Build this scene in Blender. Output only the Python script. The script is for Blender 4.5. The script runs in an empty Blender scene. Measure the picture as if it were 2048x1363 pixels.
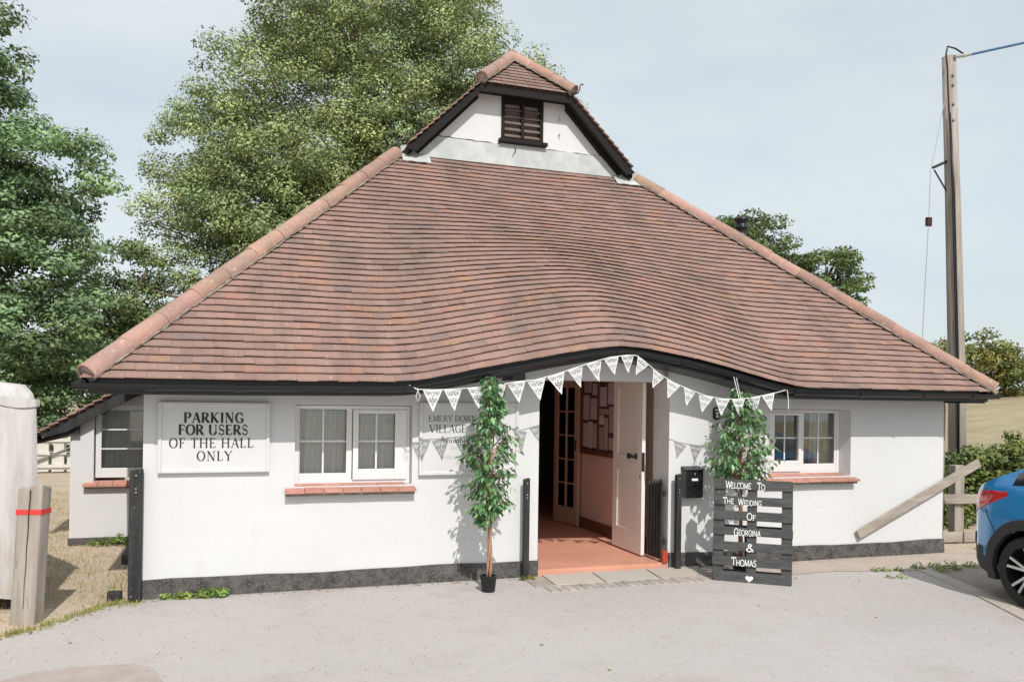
import bpy, math, random
import numpy as np
from mathutils import Vector, Matrix, noise as mnoise

random.seed(7)
rng = np.random.default_rng(11)
SC = bpy.context.scene
COL = SC.collection
R = math.radians

# ------------------------------------------------------------------ camera
TH, ROLL = R(18.7), .014
cam_d = bpy.data.cameras.new('camera')
cam = bpy.data.objects.new('camera', cam_d)
COL.objects.link(cam)
cam_d.sensor_width = 36.0
cam_d.lens = 1650.0 / 2048.0 * 36.0
cam_d.shift_y = (800.0 - 681.5) / 2048.0
cam_d.clip_start = .05
cam_d.clip_end = 3000
_r = Vector((math.cos(TH), -math.sin(TH), 0)); _u = Vector((0, 0, 1)); _f = Vector((math.sin(TH), math.cos(TH), 0))
_rr = math.cos(ROLL) * _r + math.sin(ROLL) * _u
_uu = math.cos(ROLL) * _u - math.sin(ROLL) * _r
cam.matrix_world = Matrix(((_rr.x, _uu.x, -_f.x, .7096), (_rr.y, _uu.y, -_f.y, -7.5775), (_rr.z, _uu.z, -_f.z, 1.72), (0, 0, 0, 1)))
SC.camera = cam

# ------------------------------------------------------------------ light
SUN_EL, SUN_AZ = R(44.5), R(181.2)      # sun stands in front of the hall (towards -Y)
sd = Vector((math.sin(SUN_AZ) * math.cos(SUN_EL), math.cos(SUN_AZ) * math.cos(SUN_EL), math.sin(SUN_EL)))
sl = bpy.data.lights.new('sun', 'SUN'); sl.energy = 3.15; sl.angle = R(.55); sl.color = (1.0, .962, .915)
so = bpy.data.objects.new('sun', sl); COL.objects.link(so)
so.rotation_euler = (-sd).to_track_quat('-Z', 'Y').to_euler()
so.location = (0, -20, 20)

W = bpy.data.worlds.new('World'); SC.world = W; W.use_nodes = True
nt = W.node_tree; nt.nodes.clear()
wo = nt.nodes.new('ShaderNodeOutputWorld'); bg = nt.nodes.new('ShaderNodeBackground')
sky = nt.nodes.new('ShaderNodeTexSky'); sky.sky_type = 'NISHITA'; sky.sun_disc = False
sky.sun_elevation = SUN_EL; sky.sun_rotation = SUN_AZ; sky.air_density = 1.0; sky.dust_density = 2.0; sky.ozone_density = 1.0
tc = nt.nodes.new('ShaderNodeTexCoord'); mp = nt.nodes.new('ShaderNodeMapping'); mp.inputs['Scale'].default_value = (1.0, 1.0, 3.2)
mp.inputs['Rotation'].default_value = (R(4), R(-7), 0)
nz = nt.nodes.new('ShaderNodeTexNoise'); nz.inputs['Scale'].default_value = 2.0; nz.inputs['Detail'].default_value = 7; nz.inputs['Roughness'].default_value = .52
rp = nt.nodes.new('ShaderNodeValToRGB'); rp.color_ramp.elements[0].position = .34; rp.color_ramp.elements[0].color = (.66, .66, .66, 1)
rp.color_ramp.elements[1].position = .70; rp.color_ramp.elements[1].color = (.95, .95, .95, 1)
mx = nt.nodes.new('ShaderNodeMix'); mx.data_type = 'RGBA'; mx.inputs['B'].default_value = (5.95, 6.47, 6.60, 1)
nt.links.new(tc.outputs['Generated'], mp.inputs['Vector']); nt.links.new(mp.outputs[0], nz.inputs['Vector'])
nt.links.new(nz.outputs['Fac'], rp.inputs[0]); nt.links.new(rp.outputs[0], mx.inputs['Factor'])
nt.links.new(sky.outputs[0], mx.inputs['A']); nt.links.new(mx.outputs['Result'], bg.inputs['Color'])
bg.inputs['Strength'].default_value = .12
nt.links.new(bg.outputs[0], wo.inputs[0])

SC.view_settings.view_transform = 'Standard'; SC.view_settings.look = 'None'
SC.view_settings.gamma = 1.0; SC.view_settings.use_curve_mapping = False
SC.view_settings.exposure = 0.17
SC.render.engine = 'CYCLES'
SC.cycles.use_denoising = True
SC.cycles.max_bounces = 9; SC.cycles.diffuse_bounces = 8; SC.cycles.transparent_max_bounces = 12
SC.cycles.sample_clamp_indirect = 6

# ------------------------------------------------------------------ materials
MATS = {}
def mat(name, col, rough=.8, col2=None, nscale=4.0, stretch=(1, 1, 1), bump=0.0, bscale=40.0, metal=0.0, spec=.4, attr=False,
        trans=0.0, specks=None, lo=.35, hi=.65, coords='pos', bdist=.01, coat=0.0, specscale=90, specthr=.7):
    if name in MATS: return MATS[name]
    m = bpy.data.materials.new(name); MATS[name] = m; m.use_nodes = True
    t = m.node_tree; t.nodes.clear(); L = t.links.new
    out = t.nodes.new('ShaderNodeOutputMaterial'); p = t.nodes.new('ShaderNodeBsdfPrincipled')
    L(p.outputs[0], out.inputs[0])
    p.inputs['Roughness'].default_value = rough; p.inputs['Metallic'].default_value = metal
    p.inputs['Specular IOR Level'].default_value = spec
    if coat: p.inputs['Coat Weight'].default_value = coat; p.inputs['Coat Roughness'].default_value = .05
    if coords == 'pos':
        g = t.nodes.new('ShaderNodeNewGeometry'); vec = g.outputs['Position']
    else:
        g = t.nodes.new('ShaderNodeTexCoord'); vec = g.outputs['Object']
    mpn = t.nodes.new('ShaderNodeMapping'); mpn.inputs['Scale'].default_value = stretch; L(vec, mpn.inputs['Vector'])
    cur = None
    c1 = (*col, 1)
    if col2 is not None:
        n = t.nodes.new('ShaderNodeTexNoise'); n.inputs['Scale'].default_value = nscale; n.inputs['Detail'].default_value = 6; n.inputs['Roughness'].default_value = .6
        L(mpn.outputs[0], n.inputs['Vector'])
        r_ = t.nodes.new('ShaderNodeMapRange'); r_.inputs['From Min'].default_value = lo; r_.inputs['From Max'].default_value = hi
        L(n.outputs['Fac'], r_.inputs['Value'])
        x = t.nodes.new('ShaderNodeMix'); x.data_type = 'RGBA'; x.inputs['A'].default_value = c1; x.inputs['B'].default_value = (*col2, 1)
        L(r_.outputs[0], x.inputs['Factor']); cur = x.outputs['Result']
    if specks is not None:
        n = t.nodes.new('ShaderNodeTexNoise'); n.inputs['Scale'].default_value = specscale; n.inputs['Detail'].default_value = 3
        L(vec, n.inputs['Vector'])
        r_ = t.nodes.new('ShaderNodeMapRange'); r_.inputs['From Min'].default_value = specthr - .06; r_.inputs['From Max'].default_value = specthr + .06
        L(n.outputs['Fac'], r_.inputs['Value'])
        x = t.nodes.new('ShaderNodeMix'); x.data_type = 'RGBA'; x.inputs['B'].default_value = (*specks, 1)
        if cur is not None: L(cur, x.inputs['A'])
        else: x.inputs['A'].default_value = c1
        L(r_.outputs[0], x.inputs['Factor']); cur = x.outputs['Result']
    if attr:
        a = t.nodes.new('ShaderNodeAttribute'); a.attribute_name = 'tint'
        x = t.nodes.new('ShaderNodeMix'); x.data_type = 'RGBA'; x.blend_type = 'MULTIPLY'; x.inputs['Factor'].default_value = 1
        if cur is not None: L(cur, x.inputs['A'])
        else: x.inputs['A'].default_value = c1
        L(a.outputs['Color'], x.inputs['B']); cur = x.outputs['Result']
    if cur is not None: L(cur, p.inputs['Base Color'])
    else: p.inputs['Base Color'].default_value = c1
    if bump:
        n = t.nodes.new('ShaderNodeTexNoise'); n.inputs['Scale'].default_value = bscale; n.inputs['Detail'].default_value = 5
        L(mpn.outputs[0], n.inputs['Vector'])
        b = t.nodes.new('ShaderNodeBump'); b.inputs['Strength'].default_value = bump; b.inputs['Distance'].default_value = bdist
        L(n.outputs['Fac'], b.inputs['Height']); L(b.outputs[0], p.inputs['Normal'])
    if trans:
        tr = t.nodes.new('ShaderNodeBsdfTranslucent'); ms = t.nodes.new('ShaderNodeMixShader'); ms.inputs[0].default_value = trans
        if cur is not None: L(cur, tr.inputs['Color'])
        else: tr.inputs['Color'].default_value = c1
        L(p.outputs[0], ms.inputs[1]); L(tr.outputs[0], ms.inputs[2]); L(ms.outputs[0], out.inputs[0])
    return m

def glassmat(name, tint=(.95, .97, .97), base=.045):
    m = bpy.data.materials.new(name); m.use_nodes = True; t = m.node_tree; t.nodes.clear(); L = t.links.new
    out = t.nodes.new('ShaderNodeOutputMaterial'); tr = t.nodes.new('ShaderNodeBsdfTransparent'); gl = t.nodes.new('ShaderNodeBsdfGlossy')
    tr.inputs[0].default_value = (*tint, 1); gl.inputs['Roughness'].default_value = .015
    fr = t.nodes.new('ShaderNodeFresnel'); fr.inputs[0].default_value = 1.5
    ad = t.nodes.new('ShaderNodeMath'); ad.operation = 'ADD'; ad.inputs[1].default_value = base
    ms = t.nodes.new('ShaderNodeMixShader'); L(fr.outputs[0], ad.inputs[0]); L(ad.outputs[0], ms.inputs[0])
    L(tr.outputs[0], ms.inputs[1]); L(gl.outputs[0], ms.inputs[2]); L(ms.outputs[0], out.inputs[0])
    return m

M_wall = mat('white_render', (.66, .66, .658), .85, col2=(.62, .615, .61), nscale=1.1, bump=.35, bscale=9, bdist=.012, lo=.3, hi=.75)
M_plinth = mat('black_plinth_paint', (.042, .041, .040), .85, col2=(.115, .106, .098), nscale=11, bump=.6, bscale=30, specks=(.15, .14, .132), specscale=75, specthr=.60)
M_flash = mat('lead_grey_render', (.40, .415, .41), .7, col2=(.52, .53, .515), nscale=5, bump=.4, bscale=14)
M_tile = mat('clay_tile', (.305, .192, .158), .9, col2=(.165, .124, .108), nscale=1.0, stretch=(1.9, .45, .45), bump=.25, bscale=60, attr=True,
             specks=(.52, .46, .38), specscale=34, specthr=.72, lo=.45, hi=.84)
M_hip = mat('hip_clay', (.44, .255, .20), .85, col2=(.33, .215, .175), nscale=3.5, bump=.3, bscale=35, attr=True, specks=(.50, .46, .32), specscale=26, specthr=.68)
M_mortar = mat('mortar', (.36, .31, .27), .95, col2=(.2, .17, .14), nscale=20, bump=.8, bscale=30)
M_under = mat('roof_felt', (.12, .07, .055), .95)
M_black = mat('black_gloss_paint', (.012, .013, .016), .33, spec=.5, bump=.06, bscale=8)
M_gutter = mat('black_plastic', (.012, .012, .014), .34, spec=.5)
M_dwood = mat('dark_stained_wood', (.012, .009, .0085), .85, col2=(.007, .006, .006), nscale=9, stretch=(1, 1, 6), bump=.3, bscale=20)
M_upvc = mat('white_window_frame', (.72, .715, .71), .35, spec=.5)
M_glass = glassmat('window_glass')
M_curtain = mat('pale_curtain', (.86, .86, .83), .9, trans=.3)
M_sill = mat('red_sill_tile', (.56, .27, .21), .7, col2=(.46, .22, .17), nscale=12, attr=True, bump=.2, bscale=50)
M_signw = mat('white_sign_paint', (.66, .655, .65), .55, col2=(.61, .605, .595), nscale=3)
M_letter = mat('black_lettering', (.02, .02, .022), .5)
M_letgrey = mat('faded_grey_lettering', (.42, .41, .40), .6)
M_letwhite = mat('white_chalk_paint', (.82, .82, .80), .7)
M_bpost = mat('black_weathered_wood', (.014, .0145, .016), .65, col2=(.036, .036, .036), nscale=14, stretch=(1, 1, .15), bump=.4, bscale=25, specks=(.4, .38, .35), specscale=45, specthr=.74)
M_gwood = mat('grey_weathered_wood', (.40, .355, .31), .85, col2=(.27, .235, .20), nscale=16, stretch=(1, 1, .1), bump=.5, bscale=30)
M_gwoodh = mat('grey_weathered_rail_wood', (.42, .37, .32), .85, col2=(.28, .24, .20), nscale=14, stretch=(.15, 1, 1), bump=.5, bscale=30)
M_red = mat('red_tape', (.62, .05, .04), .5)
M_pallet = mat('charcoal_pallet_paint', (.05, .051, .053), .75, col2=(.085, .085, .085), nscale=16, stretch=(.4, .4, 2.0), bump=.4, bscale=25, coords='obj', specks=(.22, .20, .18), specscale=30, specthr=.735)
M_floor = mat('red_floor', (.68, .34, .235), .5, col2=(.60, .29, .20), nscale=2.5, bump=.05, bscale=12)
M_pink = mat('pink_plaster', (.80, .60, .53), .85, col2=(.75, .55, .48), nscale=2)
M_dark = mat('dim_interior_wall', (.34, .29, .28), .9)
M_door = mat('cream_door_paint', (.80, .77, .73), .45, bump=.05, bscale=20)
M_brownw = mat('brown_varnished_wood', (.20, .085, .05), .5, col2=(.13, .055, .035), nscale=8, stretch=(1, 1, .2))
M_cork = mat('board_backing', (.10, .06, .055), .9)
M_paper = mat('notice_paper', (.55, .50, .50), .8, attr=True)
M_iron = mat('black_iron', (.02, .02, .02), .5, metal=.3)
M_asph = mat('old_asphalt', (.415, .380, .358), .93, col2=(.485, .448, .425), nscale=.55, bump=.5, bscale=55, bdist=.006, specks=(.56, .53, .50), specscale=60, specthr=.665, lo=.3, hi=.7)
M_asph2 = mat('asphalt_patch', (.365, .305, .272), .93, col2=(.42, .365, .33), nscale=6, bump=.5, bscale=60, bdist=.006, specks=(.5, .46, .42), specscale=55, specthr=.68)
M_pave = mat('pale_concrete_paving', (.48, .40, .345), .93, col2=(.42, .355, .305), nscale=2.2, bump=.4, bscale=40, specks=(.26, .22, .18), specscale=30, specthr=.67)
M_slab = mat('stone_slab', (.49, .43, .37), .9, col2=(.45, .41, .365), nscale=4, attr=True, bump=.4, bscale=30)
M_brickp = mat('grey_brick_paver', (.36, .32, .29), .9, col2=(.43, .385, .345), nscale=8, attr=True, bump=.4, bscale=40)
M_ground = mat('dry_grass_ground', (.52, .42, .325), .95, col2=(.34, .30, .19), nscale=1.8, bump=.9, bscale=26, bdist=.03, specks=(.56, .46, .36), specscale=20, specthr=.58, lo=.48, hi=.78)
M_field = mat('straw_field', (.42, .34, .22), .95, col2=(.30, .26, .15), nscale=.35, stretch=(1, 3, 1), bump=.6, bscale=6, bdist=.1)
M_bark = mat('bark', (.17, .135, .10), .9, col2=(.09, .07, .055), nscale=6, stretch=(1, 1, .3), bump=.7, bscale=14)
M_barkp = mat('pale_bark', (.30, .25, .19), .9, col2=(.16, .13, .10), nscale=6, stretch=(1, 1, .3), bump=.7, bscale=14)
M_leafA = mat('dark_green_leaf', (.145, .225, .125), .6, attr=True, trans=.18, spec=.35)
M_leafB = mat('poplar_leaf', (.265, .305, .155), .6, attr=True, trans=.12, spec=.4)
M_leafC = mat('oak_leaf', (.115, .170, .065), .6, attr=True, trans=.25)
M_leafD = mat('hawthorn_leaf', (.16, .175, .075), .7, attr=True, trans=.2)
M_leafF = mat('ficus_leaf', (.105, .225, .095), .34, attr=True, trans=.32, spec=.5, coords='obj')
M_stem = mat('ficus_stem', (.42, .24, .16), .75, col2=(.30, .16, .10), nscale=18, bump=.4, bscale=40)
M_pot = mat('black_pot', (.012, .012, .013), .4)
M_soil = mat('soil', (.06, .045, .035), .95)
M_lace = mat('white_lace', (.86, .86, .86), .8, trans=.3)
M_string = mat('white_string', (.78, .77, .75), .8)
M_steel = mat('bright_steel', (.5, .5, .5), .35, metal=.8)
M_canvas = mat('weathered_canvas', (.54, .525, .51), .85, col2=(.36, .335, .31), nscale=5.0, stretch=(2.5, 2.5, .3), bump=1.0, bscale=7, bdist=.02, lo=.42, hi=.78)
M_wfence = mat('white_fence_paint', (.66, .63, .59), .8, col2=(.55, .52, .48), nscale=4)
M_cable = mat('blue_cable', (.05, .13, .25), .5)
M_grassb = mat('grass_blade', (.20, .21, .07), .8, attr=True, trans=.3)
M_carblue = mat('blue_car_paint', (.012, .20, .46), .25, metal=.15, coat=1.0, spec=.5)
M_clad = mat('grey_cladding', (.035, .034, .035), .65)
M_tyre = mat('tyre_rubber', (.022, .022, .022), .8, bump=.2, bscale=80)
M_rim = mat('machined_rim', (.62, .62, .62), .25, metal=.9)
M_rimb = mat('black_rim', (.015, .015, .016), .3)
M_tail = mat('red_tail_light', (.45, .01, .012), .12, coat=1.0, spec=.6)
M_tailc = mat('pale_lamp_lens', (.62, .40, .38), .15, coat=1.0)
M_cglass = mat('dark_car_glass', (.012, .014, .016), .05, spec=.9, coat=1.0)
M_blueitem = mat('blue_fabric', (.03, .11, .22), .8)
M_teal = mat('teal_cloth', (.10, .18, .17), .9)
M_orangew = mat('orange_wood', (.50, .22, .10), .6)
M_yellow = mat('cream_paper', (.62, .58, .34), .8)

def overlay(m, kind, scale, col, lo, hi, amt=1.0, stretch=(1, 1, 1), warp=.25):
    """a further mark on a material's own colour: crack network (voronoi edges) or blotch (noise)"""
    t = m.node_tree; L = t.links.new
    p = next(n for n in t.nodes if n.type == 'BSDF_PRINCIPLED'); src = p.inputs['Base Color'].links[0].from_socket if p.inputs['Base Color'].links else None
    g = t.nodes.new('ShaderNodeNewGeometry'); mp_ = t.nodes.new('ShaderNodeMapping'); mp_.inputs['Scale'].default_value = stretch; L(g.outputs['Position'], mp_.inputs['Vector'])
    mr = t.nodes.new('ShaderNodeMapRange')
    if kind == 'crack':
        n = t.nodes.new('ShaderNodeTexNoise'); n.inputs['Scale'].default_value = scale * 2.2; n.inputs['Detail'].default_value = 5; L(mp_.outputs[0], n.inputs['Vector'])
        mv = t.nodes.new('ShaderNodeMix'); mv.data_type = 'RGBA'; mv.blend_type = 'LINEAR_LIGHT'; mv.inputs['Factor'].default_value = warp; L(mp_.outputs[0], mv.inputs['A']); L(n.outputs['Color'], mv.inputs['B'])
        v = t.nodes.new('ShaderNodeTexVoronoi'); v.feature = 'DISTANCE_TO_EDGE'; v.inputs['Scale'].default_value = scale; L(mv.outputs['Result'], v.inputs['Vector'])
        L(v.outputs['Distance'], mr.inputs['Value']); mr.inputs['From Min'].default_value = lo; mr.inputs['From Max'].default_value = hi; mr.inputs['To Min'].default_value = 1; mr.inputs['To Max'].default_value = 0
        # cracks come and go
        n2 = t.nodes.new('ShaderNodeTexNoise'); n2.inputs['Scale'].default_value = scale * .9; L(g.outputs['Position'], n2.inputs['Vector'])
        m2 = t.nodes.new('ShaderNodeMapRange'); m2.inputs['From Min'].default_value = .5; m2.inputs['From Max'].default_value = .62; L(n2.outputs['Fac'], m2.inputs['Value'])
        mu = t.nodes.new('ShaderNodeMath'); mu.operation = 'MULTIPLY'; L(mr.outputs[0], mu.inputs[0]); L(m2.outputs[0], mu.inputs[1]); fac = mu.outputs[0]
    else:
        n = t.nodes.new('ShaderNodeTexNoise'); n.inputs['Scale'].default_value = scale; n.inputs['Detail'].default_value = 8; n.inputs['Roughness'].default_value = .65; L(mp_.outputs[0], n.inputs['Vector'])
        L(n.outputs['Fac'], mr.inputs['Value']); mr.inputs['From Min'].default_value = lo; mr.inputs['From Max'].default_value = hi; fac = mr.outputs[0]
    ma = t.nodes.new('ShaderNodeMath'); ma.operation = 'MULTIPLY'; ma.inputs[1].default_value = amt; L(fac, ma.inputs[0])
    x = t.nodes.new('ShaderNodeMix'); x.data_type = 'RGBA'; L(ma.outputs[0], x.inputs['Factor']); x.inputs['B'].default_value = (*col, 1)
    if src: L(src, x.inputs['A'])
    else: x.inputs['A'].default_value = p.inputs['Base Color'].default_value
    L(x.outputs['Result'], p.inputs['Base Color'])
overlay(M_asph, 'blotch', 1.1, (.33, .295, .27), .52, .72, .55)
overlay(M_asph, 'blotch', 22, (.30, .27, .25), .56, .68, .45)
overlay(M_asph, 'blotch', 130, (.62, .60, .57), .66, .70, .8)
overlay(M_asph, 'crack', .45, (.24, .22, .20), .0, .003, .35)
overlay(M_pave, 'crack', 1.4, (.2, .17, .14), .0, .012, .7)
overlay(M_pave, 'blotch', 3.5, (.30, .25, .21), .52, .7, .6)
overlay(M_wall, 'blotch', 2.2, (.54, .52, .49), .60, .80, .4, stretch=(1.6, 1, .5))
overlay(M_wall, 'crack', .7, (.50, .48, .45), .0, .003, .4)
overlay(M_wall, 'blotch', 26, (.40, .38, .35), .70, .75, .55)
overlay(M_wall, 'blotch', 9, (.55, .525, .49), .60, .74, .35, stretch=(2.2, 1, .22))
overlay(M_plinth, 'blotch', 5, (.19, .175, .162), .58, .74, .5)
overlay(M_tile, 'blotch', 1.6, (.13, .10, .09), .56, .80, .6, stretch=(3.2, .5, .5))
overlay(M_tile, 'blotch', 14, (.50, .44, .36), .68, .74, .55)
overlay(M_hip, 'blotch', 5, (.24, .17, .14), .52, .72, .6)
overlay(M_hip, 'blotch', 18, (.56, .52, .40), .64, .70, .6)
overlay(M_gwood, 'blotch', 30, (.16, .13, .11), .60, .68, .6, stretch=(1, 1, .12))
overlay(M_gwoodh, 'blotch', 30, (.16, .13, .11), .60, .68, .6, stretch=(.12, 1, 1))
overlay(M_canvas, 'blotch', 3, (.34, .27, .21), .58, .72, .7, stretch=(1.6, 1.6, .35))
overlay(M_field, 'blotch', 1.4, (.25, .24, .13), .50, .68, .6)
overlay(M_pallet, 'blotch', 12, (.17, .16, .15), .60, .70, .5, stretch=(1, 1, 5))

# ------------------------------------------------------------------ mesh helpers
ORG = {}
class MB:
    def __init__(s): s.v = []; s.f = []; s.c = []; s.t = (1, 1, 1)
    def tint(s, t): s.t = t; return s
    def add(s, vs, fs):
        b = len(s.v); s.v += [tuple(v) for v in vs]
        for f in fs: s.f.append(tuple(b + i for i in f)); s.c.append(s.t)
        return s
    def box(s, a, b):
        x0, y0, z0 = a; x1, y1, z1 = b
        return s.hexa([(x0, y0, z0), (x1, y0, z0), (x1, y1, z0), (x0, y1, z0), (x0, y0, z1), (x1, y0, z1), (x1, y1, z1), (x0, y1, z1)])
    def hexa(s, p):
        return s.add(p, [(0, 3, 2, 1), (4, 5, 6, 7), (0, 1, 5, 4), (1, 2, 6, 5), (2, 3, 7, 6), (3, 0, 4, 7)])
    def beam(s, p, q, w, h, up=(0, 0, 1)):
        p = Vector(p); q = Vector(q); d = (q - p).normalized(); up = Vector(up)
        sx = d.cross(up).normalized() * w / 2; sy = sx.cross(d).normalized() * h / 2
        return s.hexa([p - sx - sy, q - sx - sy, q + sx - sy, p + sx - sy, p - sx + sy, q - sx + sy, q + sx + sy, p + sx + sy])
    def tube(s, pts, rad, n=8, caps=True):
        pts = [Vector(p) for p in pts]; m = len(pts)
        if not hasattr(rad, '__len__'): rad = [rad] * m
        vs = []; prev = None
        for i, p in enumerate(pts):
            d = (pts[min(i + 1, m - 1)] - pts[max(i - 1, 0)]).normalized()
            if prev is None:
                a = Vector((0, 0, 1)) if abs(d.z) < .9 else Vector((1, 0, 0))
                u = d.cross(a).normalized()
            else:
                u = (prev - d * prev.dot(d)).normalized()
            prev = u; w = d.cross(u)
            for k in range(n):
                t = 2 * math.pi * k / n
                vs.append(p + (u * math.cos(t) + w * math.sin(t)) * rad[i])
        fs = [(i * n + k, i * n + (k + 1) % n, (i + 1) * n + (k + 1) % n, (i + 1) * n + k) for i in range(m - 1) for k in range(n)]
        if caps: fs += [tuple(range(n - 1, -1, -1)), tuple(range((m - 1) * n, m * n))]
        return s.add(vs, fs)
    def prism(s, poly, f0, f1):
        """poly of 2-D points mapped by two functions to its two faces"""
        n = len(poly); vs = [f0(*p) for p in poly] + [f1(*p) for p in poly]
        return s.add(vs, [tuple(range(n)), tuple(range(2 * n - 1, n - 1, -1))] + [(i, i + n, (i + 1) % n + n, (i + 1) % n) for i in range(n)])
    def lathe(s, prof, c, n=20, axis='z'):
        vs = []
        for (r_, z) in prof:
            for k in range(n):
                t = 2 * math.pi * k / n
                a, b = r_ * math.cos(t), r_ * math.sin(t)
                if axis == 'z': vs.append((c[0] + a, c[1] + b, c[2] + z))
                elif axis == 'y': vs.append((c[0] + a, c[1] + z, c[2] + b))
                else: vs.append((c[0] + z, c[1] + a, c[2] + b))
        m = len(prof)
        fs = [(i * n + k, i * n + (k + 1) % n, (i + 1) * n + (k + 1) % n, (i + 1) * n + k) for i in range(m - 1) for k in range(n)]
        fs += [tuple(range(n - 1, -1, -1)), tuple(range((m - 1) * n, m * n))]
        return s.add(vs, fs)
    def mesh(s, name, m, org=(0, 0, 0), smooth=False):
        me = bpy.data.meshes.new(name)
        ox, oy, oz = org
        me.from_pydata([(x - ox, y - oy, z - oz) for x, y, z in s.v], [], s.f)
        if m is not None: me.materials.append(m)
        if s.c and any(c != (1, 1, 1) for c in s.c):
            at = me.attributes.new('tint', 'FLOAT_COLOR', 'CORNER')
            arr = np.repeat(np.array([(c[0], c[1], c[2], 1.0) for c in s.c], dtype=np.float32), [len(f) for f in s.f], axis=0)
            at.data.foreach_set('color', arr.ravel())
        elif m is not None and any(n.type == 'ATTRIBUTE' for n in m.node_tree.nodes):
            at = me.attributes.new('tint', 'FLOAT_COLOR', 'POINT'); at.data.foreach_set('color', np.ones(4 * len(s.v), dtype=np.float32))
        if smooth: me.polygons.foreach_set('use_smooth', [True] * len(me.polygons))
        me.update()
        return me

def bevel(o, w=.004, seg=2):
    b = o.modifiers.new('bevel', 'BEVEL'); b.width = w; b.segments = seg; b.limit_method = 'ANGLE'; b.angle_limit = R(40)
    return o
def autosmooth(o, ang=40):
    me = o.data
    me.polygons.foreach_set('use_smooth', [True] * len(me.polygons))
    try: me.set_sharp_from_angle(angle=R(ang))
    except Exception: pass
    return o

def props(o, label=None, cat=None, group=None, kind=None):
    if label: o['label'] = label
    if cat: o['category'] = cat
    if group: o['group'] = group
    if kind: o['kind'] = kind
    return o
def thing(name, label, cat, loc=(0, 0, 0), rz=0, group=None, local=False):
    o = bpy.data.objects.new(name, None); o.empty_display_size = .2
    o.location = loc; o.rotation_euler = (0, 0, rz); COL.objects.link(o)
    ORG[o.name] = (0, 0, 0) if local else tuple(loc)
    return props(o, label, cat, group)
def part(name, mb, m, parent, smooth=False, bev=0, label=None, kind=None):
    org = ORG[parent.name]
    o = bpy.data.objects.new(name, mb.mesh(name, m, org, smooth)); COL.objects.link(o); o.parent = parent
    ORG[o.name] = org
    if bev: bevel(o, bev)
    return props(o, label, None, None, kind)
def single(name, mb, m, label, cat, loc, group=None, smooth=False, bev=0, kind=None):
    o = bpy.data.objects.new(name, mb.mesh(name, m, loc, smooth)); COL.objects.link(o); o.location = loc
    ORG[o.name] = tuple(loc)
    if bev: bevel(o, bev)
    return props(o, label, cat, group, kind)
def struct(name, mb, m, smooth=False, bev=0):
    o = bpy.data.objects.new(name, mb.mesh(name, m, (0, 0, 0), smooth)); COL.objects.link(o); ORG[o.name] = (0, 0, 0)
    if bev: bevel(o, bev)
    return props(o, kind='structure')
def raw_obj(name, me, parent=None):
    o = bpy.data.objects.new(name, me); COL.objects.link(o)
    if parent is not None: o.parent = parent
    return o
def rt(a=.85, b=1.15, hue=.06):
    g = random.uniform(a, b)
    return (g * random.uniform(1 - hue, 1 + hue), g * random.uniform(1 - hue, 1 + hue), g * random.uniform(1 - hue, 1 + hue))
def lerp(a, b, t): return a + (b - a) * t
def sstep(t): t = max(0, min(1, t)); return t * t * (3 - 2 * t)

# ------------------------------------------------------------------ ground and terrain
def hill_h(x, y):
    return 2.9 * sstep((x - 12) / 40.0) * sstep((y + 40) / 30) + .06 * math.sin(x * .13) * sstep((abs(x) - 14) / 20)
xs = [-400, -250, -160, -100, -70, -50, -35, -25] + [-20 + i for i in range(0, 30)] + [10 + 1.5 * i for i in range(0, 40)] + [75, 90, 120, 170, 250, 400, 900]
ys = [-60, -40, -25, -15, -10] + [-8 + i for i in range(0, 34)] + [28, 32, 37, 43, 50, 60, 75, 95, 120, 160, 230, 350, 600, 1000]
mb = MB(); mb.v = [(x, y, hill_h(x, y)) for y in ys for x in xs]
nx = len(xs)
mb.f = [(j * nx + i, j * nx + i + 1, (j + 1) * nx + i + 1, (j + 1) * nx + i) for j in range(len(ys) - 1) for i in range(nx - 1)]
mb.c = [(1, 1, 1)] * len(mb.f)
g = struct('ground', mb, M_ground, smooth=True)
g.data.materials.append(M_field)
for p in g.data.polygons:
    if p.center.x > 11.5 or p.center.y > 16: p.material_index = 1

def sheet(name, poly, z, m, step=.5):
    mb = MB(); mb.add([(x, y, z) for x, y in poly], [tuple(range(len(poly)))])
    return struct(name, mb, m)
def wob(pts, amp=.03, sub=6):
    out = []
    for i in range(len(pts) - 1):
        for k in range(sub):
            t = k / sub; x = lerp(pts[i][0], pts[i + 1][0], t); y = lerp(pts[i][1], pts[i + 1][1], t)
            n = mnoise.noise(Vector((x * 2.3, y * 2.3, 0))) * amp * 2
            out.append((x + n, y + n * .7))
    out.append(pts[-1]); return out
edge = wob([(-9, -2.3), (-3.2, -1.55), (-1.6, -1.15), (-.82, -.94), (-.6, -.76), (-.42, -.44), (-.22, -.17), (-.05, -.035)], .035)
yard = edge + [(9.0, -.03), (9.3, -.25), (11.0, -.6), (13, -1.2), (20, -3), (20, -14), (-9, -14)]
sheet('yard_asphalt', list(reversed(yard)), .004, M_asph)
sheet('asphalt_patch', wob([(-.62, -2.6), (.36, -2.6), (.33, -2.2), (.24, -1.95), (.13, -1.83), (-.2, -1.79), (-.43, -1.83), (-.6, -1.97), (-.62, -2.6)], .012, 5)[:-1], .008, M_asph2)
sheet('pavement', list(reversed(wob([(5.55, -.045), (8.75, -.045), (9.6, -.3), (9.6, -.75), (7.5, -.78), (6.6, -.6), (6.1, -.62), (5.7, -.55)], .02))), .008, M_pave)
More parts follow.
